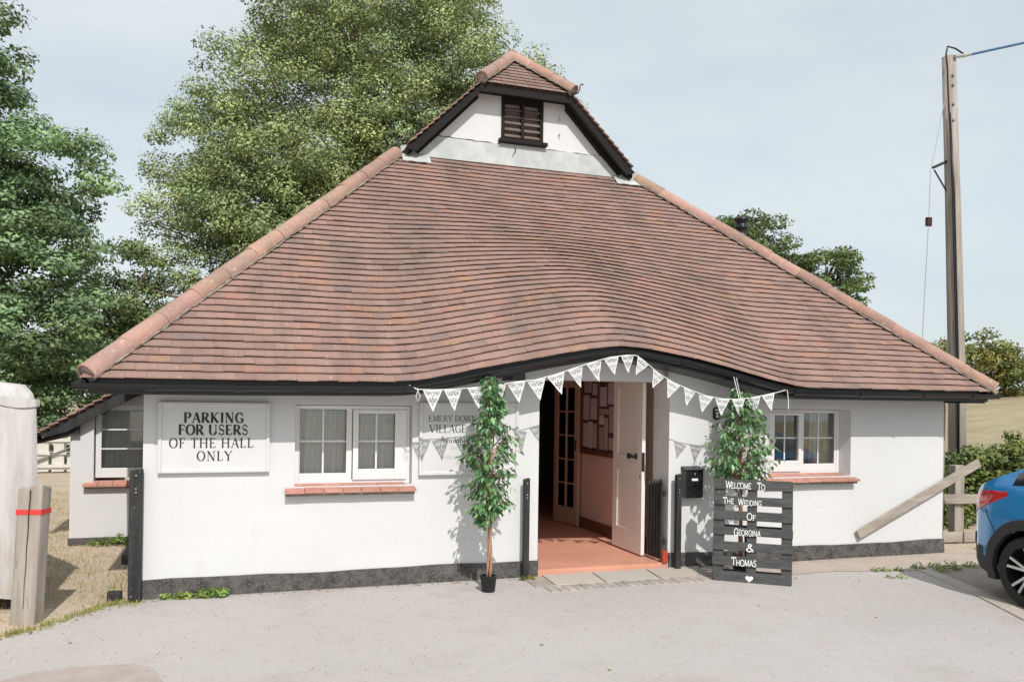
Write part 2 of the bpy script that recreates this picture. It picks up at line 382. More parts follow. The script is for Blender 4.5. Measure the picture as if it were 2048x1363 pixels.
sheet('parking_bay', list(reversed(wob([(7.62, -.79), (9.6, -.76), (12, -1.3), (12, -6), (6.75, -6), (6.78, -2.9), (7.28, -1.8), (7.62, -.79)], .01, 3)[:-1])), .0085, mat('bay_asphalt', (.36, .30, .26), .95, col2=(.28, .235, .20), nscale=3, bump=.5, bscale=50, specks=(.5, .46, .4), specscale=50, specthr=.68))
# flush kerb stones edging the bay
ks = thing('kerb_edging', 'flush pale stone edging along the parking bay', 'kerb', (7.2, -1.8, 0))
kp = [Vector((7.58, -.80, 0)), Vector((7.25, -1.75, 0)), Vector((6.74, -2.85, 0)), Vector((6.62, -6, 0))]
L = 0
for a, b in zip(kp[:-1], kp[1:]):
    n = max(1, round((b - a).length / .6)); d = (b - a) / n; nn = Vector((-d.y, d.x, 0)).normalized() * -.075
    for i in range(n):
        p = a + d * i + d * .008; q = a + d * (i + 1) - d * .008; h = .018
        m_ = MB().tint(rt(.92, 1.08, .02)).hexa([p - nn + Vector((0, 0, 0)), q - nn, q + nn, p + nn, p - nn + Vector((0, 0, h)), q - nn + Vector((0, 0, h)), q + nn + Vector((0, 0, h)), p + nn + Vector((0, 0, h))])
        part('stone', m_, M_slab, ks, bev=.004)
# door slabs and brick edging
pv = thing('door_paving', 'stone slabs edged with grey bricks in front of the open doorway', 'paving', (4.3, -.3, 0))
for poly in ([(3.60, -.03), (4.12, -.03), (4.07, -.47), (3.58, -.46)], [(4.14, -.03), (4.72, -.03), (4.66, -.47), (4.09, -.47)], [(4.74, -.03), (5.36, -.03), (5.06, -.46), (4.68, -.47)]):
    t_ = rt(.95, 1.1, .03)
    m_ = MB().tint(t_).prism(poly, lambda x, y: (x, y, .021 - .012 * (-y)), lambda x, y: (x, y, 0))
    part('slab', m_, M_slab, pv, bev=.005)
bm_ = []
for i in range(19):
    x = 3.44 + i * .088
    for j, (y0, y1) in enumerate(((-.485, -.585), (-.59, -.69))):
        yo = -.004 * i * (-1) * .6
        bm_.append(MB().tint(rt(.8, 1.12, .03)).box((x + .003, y1 + yo, 0), (x + .083, y0 + yo, .012 + random.uniform(0, .004))))
for j in range(6):
    y = -.05 - j * .072
    bm_.append(MB().tint(rt(.8, 1.1, .03)).box((3.38 - .002 * j, y - .067, 0), (3.57, y, .011 + random.uniform(0, .004))))
for i in range(8):
    a = Vector((5.14 + .05 * i * 0, -.46, 0)); t = i / 8.0
    p = Vector((5.38, -.05, 0)).lerp(Vector((5.10, -.44, 0)), t); q = Vector((5.56, -.07, 0)).lerp(Vector((5.33, -.52, 0)), t)
    d = (Vector((5.10, -.44, 0)) - Vector((5.38, -.05, 0))) / 8 * .92
    z = Vector((0, 0, .013))
    bm_.append(MB().tint(rt(.8, 1.1, .03)).hexa([p, p + d, q + d, q, p + z, p + d + z, q + d + z, q + z]))
for m_ in bm_: part('brick', m_, M_brickp, pv)

# ------------------------------------------------------------------ the hall: shared curves
EX = [-.6, .76, 2.05, 2.22, 2.54, 3.0, 3.49, 3.89, 4.2, 4.52, 4.97, 5.36, 5.78, 6.2, 6.35, 6.9, 9.2]
EZv = [1.808, 1.812, 1.828, 1.84, 1.903, 2.004, 2.105, 2.178, 2.215, 2.193, 2.128, 2.052, 1.955, 1.872, 1.862, 1.860, 1.864]
_gx = np.linspace(-1, 10, 1101)
_ge = np.interp(_gx, EX, EZv)
def smooth(a, s):
    n = max(1, int(s / .01)); k = np.hanning(2 * n + 3)[1:-1]; k /= k.sum()
    return np.convolve(np.pad(a, n, 'edge'), k, 'valid')
_ge = smooth(_ge, .10)
def EZ(x): return float(np.interp(x, _gx, _ge))
_base = np.interp(_gx, [-1, 10], [1.806, 1.866])
_bl = [smooth(_ge - _base, .06 + .75 * i / 12) for i in range(13)]
Y0, TP, XL, XR, YG = -.47, .9325, -.40, 8.93, 2.68
HS = 3.03 / 3.15; TS = TP / HS
XC, ZR = (XL + XR) / 2, 1.842 + (XR - XL) / 2 * TS
def RZ(x, y):
    t = (y - Y0) / 2.75
    z = 1.842 + (y - Y0) * TP + np.interp(x, [-1, 10], [0, .045]) * max(0, 1 - t)
    if t < 1:
        g_ = .5 * (1 + math.cos(math.pi * t)); i = min(11.999, max(0, t * 12)); k = int(i)
        z += g_ * lerp(float(np.interp(x, _gx, _bl[k])), float(np.interp(x, _gx, _bl[k + 1])), i - k)
    return float(z) + .006 * math.sin(x * 2.1 + y) * min(1, max(0, t * 3))

hall = thing('village_hall', 'white rendered village hall under a great sweeping red tiled roof', 'village hall', (4.3, 0, 0))

# ------------------------------------------------------------------ front wall with openings
OPEN = [(1.24, 2.30, .925, 1.655), (6.22, 7.31, .925, 1.665), (3.56, 5.0, -1, 1.93)]
xb = sorted(set([0, 8.65] + [o[0] for o in OPEN] + [o[1] for o in OPEN] + [round(.15 * i, 3) for i in range(1, 58)]))
xb = [x for i, x in enumerate(xb) if i == 0 or x - xb[i - 1] > .02 or x in (1.24, 2.30, 6.22, 7.31, 3.56, 5.0, 8.65)]
zb = [-.05, .3, .6, .925, 1.2, 1.45, 1.655, 1.665]
mb = MB(); TW = .34
def wtop(x): return EZ(x) - .085
def pt(x, z, y=0): return (x, y, z)
for i in range(len(xb) - 1):
    a, b = xb[i], xb[i + 1]; mid = (a + b) / 2
    rows = list(zip(zb[:-1], zb[1:])) + [(1.665, 'top')]
    for z0, z1 in rows:
        zm = (z0 + (z1 if z1 != 'top' else 1.7)) / 2
        hole = None
        for o in OPEN:
            if o[0] - 1e-4 <= mid <= o[1] + 1e-4 and o[2] < zm < o[3]: hole = o
        if z1 == 'top':
            zt0, zt1 = wtop(a), wtop(b)
            zl = 1.93 if (hole and hole[0] == 3.56) else 1.665
            mb.add([pt(a, zl), pt(b, zl), pt(b, zt1), pt(a, zt0)], [(0, 1, 2, 3)])
        elif hole is None:
            mb.add([pt(a, z0), pt(b, z0), pt(b, z1), pt(a, z1)], [(0, 1, 2, 3)])
# reveals
def reveal(x0, x1, z0, z1, d, splay=0.0):
    mb.add([(x0, 0, z0), (x0, 0, z1), (x0 + splay, d, z1), (x0 + splay, d, z0)], [(0, 1, 2, 3)])
    mb.add([(x1, 0, z0), (x1, 0, z1), (x1 - splay, d, z1), (x1 - splay, d, z0)], [(3, 2, 1, 0)])
    mb.add([(x0, 0, z1), (x1, 0, z1), (x1 - splay, d, z1), (x0 + splay, d, z1)], [(0, 1, 2, 3)])
reveal(1.24, 2.30, .925, 1.655, .14)
reveal(6.22, 7.31, .925, 1.665, .22, .03)
reveal(3.56, 5.0, -.02, 1.93, .34)
mb.add([(1.24, 0, .925), (2.30, 0, .925), (2.30, .34, .925), (1.24, .34, .925)], [(0, 1, 2, 3)])
mb.add([(6.22, 0, .925), (7.31, 0, .925), (7.31, .34, .925), (6.22, .34, .925)], [(0, 1, 2, 3)])
part('wall', mb, M_wall, hall)
# side, back walls
mb = MB()
mb.box((0, .001, -.05), (.3, 12, 1.86)); mb.box((8.35, .001, -.05), (8.65, 12, 1.86)); mb.box((.3, 11.7, -.05), (8.35, 12, 1.86))
mb.prism([(.3, 1.86), (8.35, 1.86), (XC, ZR - .08)], lambda x, z: (x, 11.7, z), lambda x, z: (x, 12, z))
part('side_wall', mb, M_wall, hall)
mb = MB()
for x0, x1 in ((-.015, 3.555), (5.005, 8.662)):
    n = max(2, int((x1 - x0) / .25)); vs = []; 
    for k in range(n + 1):
        x = lerp(x0, x1, k / n); zt = .158 + .006 * math.sin(x * 3.1) + .004 * math.sin(x * 7.7)
        vs += [(x, -.022, -.03), (x, -.018, zt), (x, .004, zt + .003)]
    fs = [(3 * k + j, 3 * k + 3 + j, 3 * k + 4 + j, 3 * k + 1 + j) for k in range(n) for j in range(2)]
    fs += [(0, 1, 2), (3 * n + 2, 3 * n + 1, 3 * n)]
    mb.add(vs, fs)
mb.box((-.018, .005, -.03), (-.002, 12, .16)); mb.box((8.652, .005, -.03), (8.67, 12, .16))
mb.box((3.545, .0, -.03), (3.57, .2, .155))
part('plinth', mb, M_plinth, hall)

# interior shells
mb = MB(); mb.box((.3, .33, -.02), (8.35, 11.7, .0648)); mb.box((3.565, -.005, .0), (4.995, .33, .065))
part('floor', mb, M_floor, hall)
mb = MB()
mb.box((5.10, .345, .066), (5.18, 3.05, 2.06))
part('corridor_wall', mb, M_pink, hall)
mb = MB(); mb.box((.3, .35, 2.062), (8.35, 11.6, 2.1)); part('ceiling', mb, M_wall, hall)
mb = MB(); mb.box((3.30, .35, .066), (3.40, 3.05, 2.06)); part('corridor_wall', mb, M_pink, hall)
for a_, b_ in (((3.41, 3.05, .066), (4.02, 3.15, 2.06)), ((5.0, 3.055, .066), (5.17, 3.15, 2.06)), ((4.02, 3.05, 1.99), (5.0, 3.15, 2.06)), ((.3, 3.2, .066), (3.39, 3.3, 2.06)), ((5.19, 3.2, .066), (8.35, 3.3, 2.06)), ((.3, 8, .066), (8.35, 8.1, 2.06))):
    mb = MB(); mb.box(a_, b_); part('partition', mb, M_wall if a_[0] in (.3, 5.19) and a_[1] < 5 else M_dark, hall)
mb = MB(); mb.box((5.075, .36, .066), (5.099, 3.04, .20))
part('skirting', mb, M_brownw, hall)

# ------------------------------------------------------------------ windows
def build_window(x0, x1, z0, z1, y, lights, nm='window'):
    """outer frame, two lights each (xa, xb, za, zb, casement?)"""
    fr = MB(); d = .055
    fr.box((x0, y, z0), (x0 + .035, y + d, z1)); fr.box((x1 - .035, y, z0), (x1, y + d, z1))
    fr.box((x0 + .035, y, z1 - .035), (x1 - .035, y + d, z1)); fr.box((x0 + .035, y, z0), (x1 - .035, y + d, z0 + .04))
    fx = sorted([l for l in lights], key=lambda l: l[0])
    m0, m1 = fx[0][1], fx[1][0]
    wnd = part(nm, fr, M_upvc, hall, bev=.004)
    for (xa, xb_, za, zb_, case) in lights:
        s = MB(); o = y - .018 if case else y + .004; w = .062 if case else .012
        lx0 = x0 + .036 if xa < (x0 + x1) / 2 else (m0 + m1) / 2 + (.004)
        lx1 = x1 - .036 if xa > (x0 + x1) / 2 else (m0 + m1) / 2 - (.004)
        zz0, zz1 = z0 + .041, z1 - .036
        s.box((lx0, o, zz0), (xa, y + .05, zz1)); s.box((xb_, o, zz0), (lx1, y + .05, zz1))
        s.box((xa, o, zb_), (xb_, y + .05, zz1)); s.box((xa, o, zz0), (xb_, y + .05, za))
        part('sash', s, M_upvc, wnd, bev=.004)
        b = MB(); xm = (xa + xb_) / 2; zm = (za + zb_) / 2
        b.box((xm - .008, y + .022, za), (xm + .008, y + .034, zb_)); b.box((xa, y + .0215, zm - .008), (xb_, y + .0335, zm + .008))
        part('glazing_bar', b, M_upvc, wnd)
        sg = MB()
        for (gx0, gx1, gz0, gz1) in ((xa - .005, xa + .003, za, zb_), (xb_ - .003, xb_ + .005, za, zb_), (xa + .003, xb_ - .003, zb_ - .003, zb_ + .005)):
            sg.box((gx0, y + .012, gz0), (gx1, y + .018, gz1))
        part('gasket', sg, M_clad, wnd)
        for i in range(2):
            for j in range(2):
                p = MB(); ax = xa if i == 0 else xm + .008; bx = xm - .008 if i == 0 else xb_; az = za if j == 0 else zm + .008; bz = zm - .008 if j == 0 else zb_
                p.box((ax, y + .026, az), (bx, y + .030, bz)); part('pane', p, M_glass, wnd)
    return wnd
build_window(1.245, 2.295, .928, 1.65, .085, [(1.288, 1.703, 1.033, 1.613, False), (1.812, 2.15, 1.067, 1.577, True)])
build_window(6.255, 7.285, .928, 1.66, .16, [(6.40, 6.72, 1.09, 1.595, True), (6.803, 7.222, 1.052, 1.632, False)])
def sill(x0, x1, n, depth):
    s = MB(); s.box((x0 + .01, -.07, .845), (x1 - .01, .0, .875)); s.box((x0 + .08, .002, .86), (x1 - .08, depth + .02, .926))
    o = part('window_sill', s, M_mortar, hall)
    w = (x1 - x0) / n
    for i in range(n):
        a, b = x0 + i * w + .0025, x0 + (i + 1) * w - .0025
        inner = i not in (0, n - 1) ; yb = depth if inner else .0
        ai, bi = (a, b)
        if i == 0: ai = x0 + .085
        if i == n - 1: bi = x1 - .085
        zf, zk = .895 + random.uniform(-.002, .002), .935 + .02 * (depth / .2)
        t = MB().tint(rt(.86, 1.15, .05))
        t.hexa([(a, -.105, zf - .022), (b, -.105, zf - .022), (b, -.002, zf + .0), (a, -.002, zf + .0), (a, -.105, zf), (b, -.105, zf), (b, -.002, zf + .018), (a, -.002, zf + .018)])
        if True:
            t.hexa([(ai, -.002, zf), (bi, -.002, zf), (bi, depth, zk - .02), (ai, depth, zk - .02), (ai, -.002, zf + .018), (bi, -.002, zf + .018), (bi, depth, zk), (ai, depth, zk)])
        part('tile', t, M_sill, o)
sill(1.155, 2.325, 7, .08)
sill(6.155, 7.36, 7, .155)
# curtains (each hangs on its own)
def curtain(x0, x1, z0, z1, y, lab, m=M_curtain, folds=5, gather=0.0, group=None):
    mb = MB(); n = folds * 8
    vs = []
    for j in range(7):
        z = lerp(z1, z0, j / 6)
        for k in range(n + 1):
            t = k / n; x = lerp(x0, x1, t) + gather * (j / 6) * (t - .5) * -1
            vs.append((x, y + .022 * math.sin(t * folds * 2 * math.pi + .3 * j) + .006 * math.sin(t * 37), z))
    mb.add(vs, [(j * (n + 1) + k, j * (n + 1) + k + 1, (j + 1) * (n + 1) + k + 1, (j + 1) * (n + 1) + k) for j in range(6) for k in range(n)])
    return single('curtain', mb, m, lab, 'curtain', ((x0 + x1) / 2, y, z0), group, smooth=True)
G_c = 'curtains behind the front windows'
curtain(1.20, 1.50, .98, 1.68, .175, 'pale curtain at the left edge of the fixed light by the parking sign', folds=3, gather=-.05, group=G_c)
curtain(1.47, 1.80, .98, 1.68, .195, 'pale curtain hanging at the middle of the window by the parking sign', folds=4, gather=.06, group=G_c)
curtain(1.78, 2.32, .98, 1.68, .175, 'wide pale curtain behind the opening casement by the parking sign', folds=5, group=G_c)
curtain(7.06, 7.42, .98, 1.68, .38, 'grey curtain at the right edge of the window behind the pallet sign', m=M_curtain, folds=4, group=G_c)
# things seen in the right window
mb = MB(); mb.box((6.93, .42, .85), (7.10, .45, 1.34)); mb.box((6.93, .45, .85), (7.10, .6, 1.28))
single('wooden_chair_back', mb, M_orangew, 'orange wooden board standing inside the right window', 'board', (7.0, .42, .85), bev=.01)
mb = MB().tint((1.2, 1.15, .8)); mb.box((7.18, .30, 1.20), (7.27, .302, 1.31))
single('notice', mb, M_yellow, 'small cream notice stuck inside the right window', 'notice', (7.2, .30, 1.2))
mb = MB(); mb.box((6.55, .75, .066), (7.1, 1.2, 1.15)); mb.box((6.58, 1.1, 1.15), (7.05, 1.2, 1.42))
single('blue_armchair', mb, M_blueitem, 'dark blue upholstered chair seen through the right window', 'chair', (6.8, 1.0, .066), bev=.04)
mb = MB(); mb.box((7.3, .9, .066), (7.9, 1.3, 1.9))
single('tall_cupboard', mb, M_teal, 'grey green tall cupboard inside behind the right window', 'cupboard', (7.6, 1.1, .066), bev=.01)

# ------------------------------------------------------------------ roof
roof_mb = MB()
NXR, NYR = 60, 26
for j in range(NYR + 1):
    y = lerp(Y0 + .03, YG + .02, j / NYR); a, b = XL + (y - Y0) * HS, XR - (y - Y0) * HS
    for i in range(NXR + 1):
        x = lerp(a, b, i / NXR); roof_mb.v.append((x, y, RZ(x, y) - .022))
for j in range(NYR):
    for i in range(NXR):
        roof_mb.f.append((j * (NXR + 1) + i, j * (NXR + 1) + i + 1, (j + 1) * (NXR + 1) + i + 1, (j + 1) * (NXR + 1) + i)); roof_mb.c.append((1, 1, 1))
XC, ZR = (XL + XR) / 2, 1.842 + (XR - XL) / 2 * TS
# side planes (felt), to the back
YB = 12.5
def sidez(x): return 1.842 + (min(x - XL, XR - x)) * TS - .02
for sgn in (0, 1):
    X = lambda x: x if sgn == 0 else XL + XR - x
    pts = [(X(XL + .03), Y0 + .03), (X(XL + .03), YB), (X(XC), YB), (X(XC), 3.12), (X(3.68), 2.52), (X(2.72), 2.52), (X(2.65), 2.66)]
    roof_mb.add([(x, y, sidez(x)) for x, y in pts], [tuple(range(len(pts)))])
roof = part('roof', roof_mb, M_under, hall)

def tile_color():
    r_ = random.random()
    if r_ < .055: return (.82, .88, .94)
    if r_ < .11: return (1.10, .95, .89)
    if r_ < .13: return (1.10, 1.03, .88)
    if r_ < .20: return (.87, .86, .87)
    return rt(.93, 1.06, .018)
GA = .1 * math.cos(math.atan(TP)); TWD = .165
cells = []
k = 0; y = Y0 - .012
while y < YG:
    a, b = XL + (y - Y0) * HS + .02, XR - (y - Y0) * HS - .02
    off = (k % 2) * TWD / 2 + random.uniform(-.012, .012); x = -.6 + off
    while x < b:
        x0, x1 = max(x + .0007, a), min(x + TWD - .0007, b)
        if x1 - x0 > .02: cells.append((y, x0, x1, k))
        x += TWD
    y += GA; k += 1
def tile_geo(mb, c):
    y, x0, x1, k = c
    y1 = min(y + GA * 1.18, YG + .01)
    j0 = random.uniform(-.002, .003); jl = random.uniform(-.003, .003)
    ya, yb2 = y + jl + random.uniform(-.002, .002), y + jl + random.uniform(-.002, .002)
    P = []
    for dz0, dz1 in ((.0195, -.014), (.0315, .001)):
        P.append([(x0, ya, RZ(x0, ya) + dz0 + j0), (x1, yb2, RZ(x1, yb2) + dz0 + j0 * .5), (x1, y1, RZ(x1, y1) + dz1), (x0, y1, RZ(x0, y1) + dz1)])
    mb.tint(tile_color()); mb.hexa(P[0] + P[1])
cells.sort(key=lambda c: (c[3], abs(c[1] - 1)))
# nearest 300 (lowest courses) as pieces of their own
near = [c for c in cells if c[3] <= 5]; near = near[:300]; ns = set(near)
for c in near:
    m_ = MB(); tile_geo(m_, c); part('tile', m_, M_tile, roof)
rest = MB()
for c in cells:
    if c not in ns: tile_geo(rest, c)
# side slope courses
for sgn in (0, 1):
    kx = 0; x = XL - .012
    while x < XC - .02:
        yst = Y0 + (x - XL) / HS + .03 if x < 2.66 else 2.465
        if x > 3.64: yst = 2.465 + (x - 3.64) * 1.0
        x1 = min(x + GA * 1.18, XC)
        z0, z1 = 1.842 + (x - XL) * TS, 1.842 + (x1 - XL) * TS
        yy = yst; off = (kx % 2) * .08
        lim = yst + .9
        segs = []
        while yy < lim: 
            e = min(yy + TWD - .004 - (off if yy == yst else 0), lim); segs.append((yy, e)); yy = e + .004
        segs.append((yy, YB + .1))
        for (s0, s1) in segs:
            mx_ = (lambda q: q) if sgn == 0 else (lambda q: XL + XR - q)
            xa, xb_ = mx_(x), mx_(x1)
            rest.tint(tile_color() if s1 - s0 < 1 else (.95, .95, .95))
            rest.hexa([(xa, s0, z0 + .014), (xa, s1, z0 + .014), (xb_, s1, z1 - .014), (xb_, s0, z1 - .014), (xa, s0, z0 + .030), (xa, s1, z0 + .030), (xb_, s1, z1 + .002), (xb_, s0, z1 + .002)])
        x += GA; kx += 1
part('roof_tiles', rest, M_tile, roof, kind='stuff')

# half round hip tiles
def half_round(p, q, r0, r1, th=.014, up=Vector((0, 0, 1)), n=10, drop=math.pi * .56, tint=None):
    p = Vector(p); q = Vector(q); d = (q - p).normalized(); sx = d.cross(up).normalized(); uz = sx.cross(d).normalized()
    m_ = MB().tint(tint or rt(.85, 1.12, .04)); vs = []
    for (c, r_) in ((p, r0), (q, r1)):
        for rr in (r_, r_ - th):
            for k in range(n + 1):
                t = -drop + 2 * drop * k / n
                vs.append(c + sx * math.sin(t) * rr + uz * (math.cos(t) * rr))
    N = n + 1
    fs = []
    for k in range(n):
        fs += [(k, k + 1, 2 * N + k + 1, 2 * N + k), (N + k + 1, N + k, 3 * N + k, 3 * N + k + 1), (k + 1, k, N + k, N + k + 1), (2 * N + k, 2 * N + k + 1, 3 * N + k + 1, 3 * N + k)]
    fs += [(0, 2 * N, 3 * N, N), (n, N + n, 3 * N + n, 2 * N + n)]
    m_.add(vs, fs); return m_
def hip_run(p, q, n, r_, name='hip_tile', mortar=True, iron=None):
    p = Vector(p); q = Vector(q)
    for i in range(n):
        a = p.lerp(q, i / n); b = p.lerp(q, (i + 1.015) / n)
        jit = Vector((random.uniform(-.006, .006), 0, random.uniform(-.005, .006)))
        m_ = half_round(a + jit, b + jit, r_ + .003, r_ - .003)
        o = part(name, m_, M_hip, roof); autosmooth(o, 50)
    if mortar:
        mm = MB(); d = (q - p).normalized(); sx = d.cross(Vector((0, 0, 1))).normalized(); uz = sx.cross(d).normalized()
        for s in (-1, 1):
            pts = []; L = (q - p).length; K = int(L / .05)
            for i in range(K + 1):
                c = p.lerp(q, i / K)
                pts.append(c + sx * s * (r_ * .93) - uz * (r_ * .30) + Vector((random.uniform(-.006, .006), 0, random.uniform(-.006, .004))))
            mm.tube(pts, [random.uniform(.006, .014) for _ in pts], 6)
        mm.lathe([(0.001, 0), (r_ * .86, 0.001), (r_ * .86, .03), (.001, .031)], (0, 0, 0), 12, 'y')
        # end plug of bedding mortar at the foot
        nplug = 13 * 0
        part('bedding_mortar', mm_shift(mm, p, d, sx, uz), M_mortar, roof)
def mm_shift(mm, p, d, sx, uz):
    # the lathe plug was written at the origin along +Y: move its vertices to the hip foot
    n = 4 * 12
    for i in range(len(mm.v) - n, len(mm.v)):
        v = Vector(mm.v[i]); mm.v[i] = tuple(p + sx * v.x + d * (v.y + .02) + uz * v.z)
    return mm
HR = .087
hip_run((XL + .03, Y0 + .01, 1.842 + .03), (2.60, YG - .04, 1.842 + (YG - .04 - Y0) * TP + .03), 12, HR)
hip_run((XR - .03, Y0 + .01, 1.885 + .03), (XL + XR - 2.60, YG - .04, 1.842 + (YG - .04 - Y0) * TP + .03), 12, HR)
# gablet hip: small triangular tiled face
GX0, GX1, GY0 = 3.63, XL + XR - 3.63, 2.46
GZ0 = 1.842 + (GX0 - XL) * TS
mb = MB(); ny = 10; rise = ZR - GZ0; GYA = GY0 + rise / TP
mb.add([(GX0, GY0 + .01, GZ0 - .02), (GX1, GY0 + .01, GZ0 - .02), (XC, GYA, ZR - .02)], [(0, 1, 2)])
part('gablet_felt', mb, M_under, roof)
k = 0; y = GY0 - .012
while y < GYA - .03:
    a, b = GX0 + (y - GY0), GX1 - (y - GY0); x = a - .08 * (k % 2) 
    while x < b:
        x0, x1 = max(a, x + .002), min(b, x + TWD - .002)
        if x1 - x0 > .02:
            m_ = MB().tint(tuple(c * q for c, q in zip(rt(.72, .95, .03), (.95, 1.0, 1.0)))); y1 = min(y + GA * 1.15, GYA)
            zf = lambda yy: GZ0 + (yy - GY0) * TP
            m_.hexa([(x0, y, zf(y) + .015), (x1, y, zf(y) + .015), (x1, y1, zf(y1) - .014), (x0, y1, zf(y1) - .014), (x0, y, zf(y) + .027), (x1, y, zf(y) + .027), (x1, y1, zf(y1) + .002), (x0, y1, zf(y1) + .002)])
            part('tile', m_, M_tile, roof)
        x += TWD
    y += GA; k += 1
hip_run((GX0 + .0, GY0 - .03, GZ0 + .03), (XC, GYA, ZR + .04), 3, .082)
hip_run((GX1 - .0, GY0 - .03, GZ0 + .03), (XC, GYA, ZR + .04), 3, .082)
for i in range(20):
    a = (XC, GYA - .03 + i * .46, ZR + .02); b = (XC, GYA - .03 + i * .46 + .47, ZR + .02)
    o = part('ridge_tile', half_round(a, b, .11, .10), M_hip, roof); autosmooth(o, 50)
# hip iron hook at the right gablet hip
mb = MB(); hx, hy, hz = GX1 + .03, GY0 - .06, GZ0 + .02
mb.tube([(hx - .06, hy + .05, hz - .02), (hx + .01, hy, hz - .02), (hx + .03, hy - .01, hz + .03), (hx + .035, hy - .012, hz + .08), (hx + .055, hy - .015, hz + .10), (hx + .08, hy - .02, hz + .09)], .008, 6)
part('hip_iron', mb, M_iron, roof)

# gable wall, flashing, verge boards, soffits
YGW = 2.70
def gz(x): return 1.842 + (min(x - XL, XR - x)) * TS - .06
mb = MB()
lx0, lx1, lz0, lz1 = 3.985, 4.57, 5.125, 5.75
gtop = 5.80
xi = XL + (gtop + .06 - 1.842) / TS
xbm = XL + (4.80 + .06 - 1.842) / TS
XRR = XL + XR
def gface(poly): mb.add([(x, YGW, z) for x, z in poly], [tuple(range(len(poly)))])
gface([(xbm, 4.80), (lx0, 4.80), (lx0, gtop), (xi, gtop)])
gface([(lx1, 4.80), (XRR - xbm, 4.80), (XRR - xi, gtop), (lx1, gtop)])
gface([(lx0, 4.80), (lx1, 4.80), (lx1, lz0), (lx0, lz0)])
for (xa, xc) in ((lx0, lx0), (lx1, lx1)):
    mb.add([(xa, YGW, lz0), (xa, YGW, gtop), (xa, YGW + .15, gtop), (xa, YGW + .15, lz0)], [(0, 1, 2, 3)])
mb.add([(lx0, YGW, lz0), (lx1, YGW, lz0), (lx1, YGW + .15, lz0), (lx0, YGW + .15, lz0)], [(0, 1, 2, 3)])
part('gable_wall', mb, M_wall, hall)
# lower band of cracked render, standing a little proud
mb = MB(); n = 40; vs = []
bx0, bx1 = 2.80, 5.80
for k in range(n + 1):
    x = lerp(bx0, bx1, k / n)
    zt = min(5.055 + .012 * mnoise.noise(Vector((x * 3, 0, 0))) + .006 * mnoise.noise(Vector((x * 14, 3, 0))), gz(x) + .06)
    zt = max(zt, 4.83)
    vs += [(x, YGW - .045, 4.78), (x, YGW - .022, zt - .006), (x, YGW - .001, zt)]
mb.add(vs, [(3 * k + j, 3 * k + 3 + j, 3 * k + 4 + j, 3 * k + 1 + j) for k in range(n) for j in range(2)])
part('render_band', mb, M_flash, hall)
mb = MB()
def crack(pts):
    mb.tube([(x, YGW - .022 - .006, z) for x, z in pts], [random.uniform(.0025, .005) for _ in pts], 5)
def jag(x0, x1, z0, z1, n):
    return [(lerp(x0, x1, i / n), lerp(z0, z1, i / n) + random.uniform(-.008, .008)) for i in range(n + 1)]
mb2 = mb
for pts, yo in ((jag(3.12, 3.97, 5.075, 5.06, 16), -.006), (jag(4.62, 5.42, 5.06, 5.05, 16), -.006)):
    mb.tube([(x, YGW - .003, z) for x, z in pts], [random.uniform(.003, .006) for _ in pts], 5)
mb.tube([(4.16 + .02 * math.sin(i * 1.1), YGW - .033, lerp(5.03, 4.86, i / 6)) for i in range(7)], [.003, .005, .006, .005, .005, .004, .002], 5)
part('crack', mb, M_iron, hall)
for zz in (5.50, 5.28):
    mb = MB(); mb.lathe([(.001, 0), (.012, 0.001), (.012, .03), (.001, .031)], (4.80, YGW - .03, zz), 8, 'y'); mb.box((4.792, YGW - .014, zz - .05), (4.808, YGW - .002, zz - .015))
    part('wall_fixing', mb, M_flash, hall)
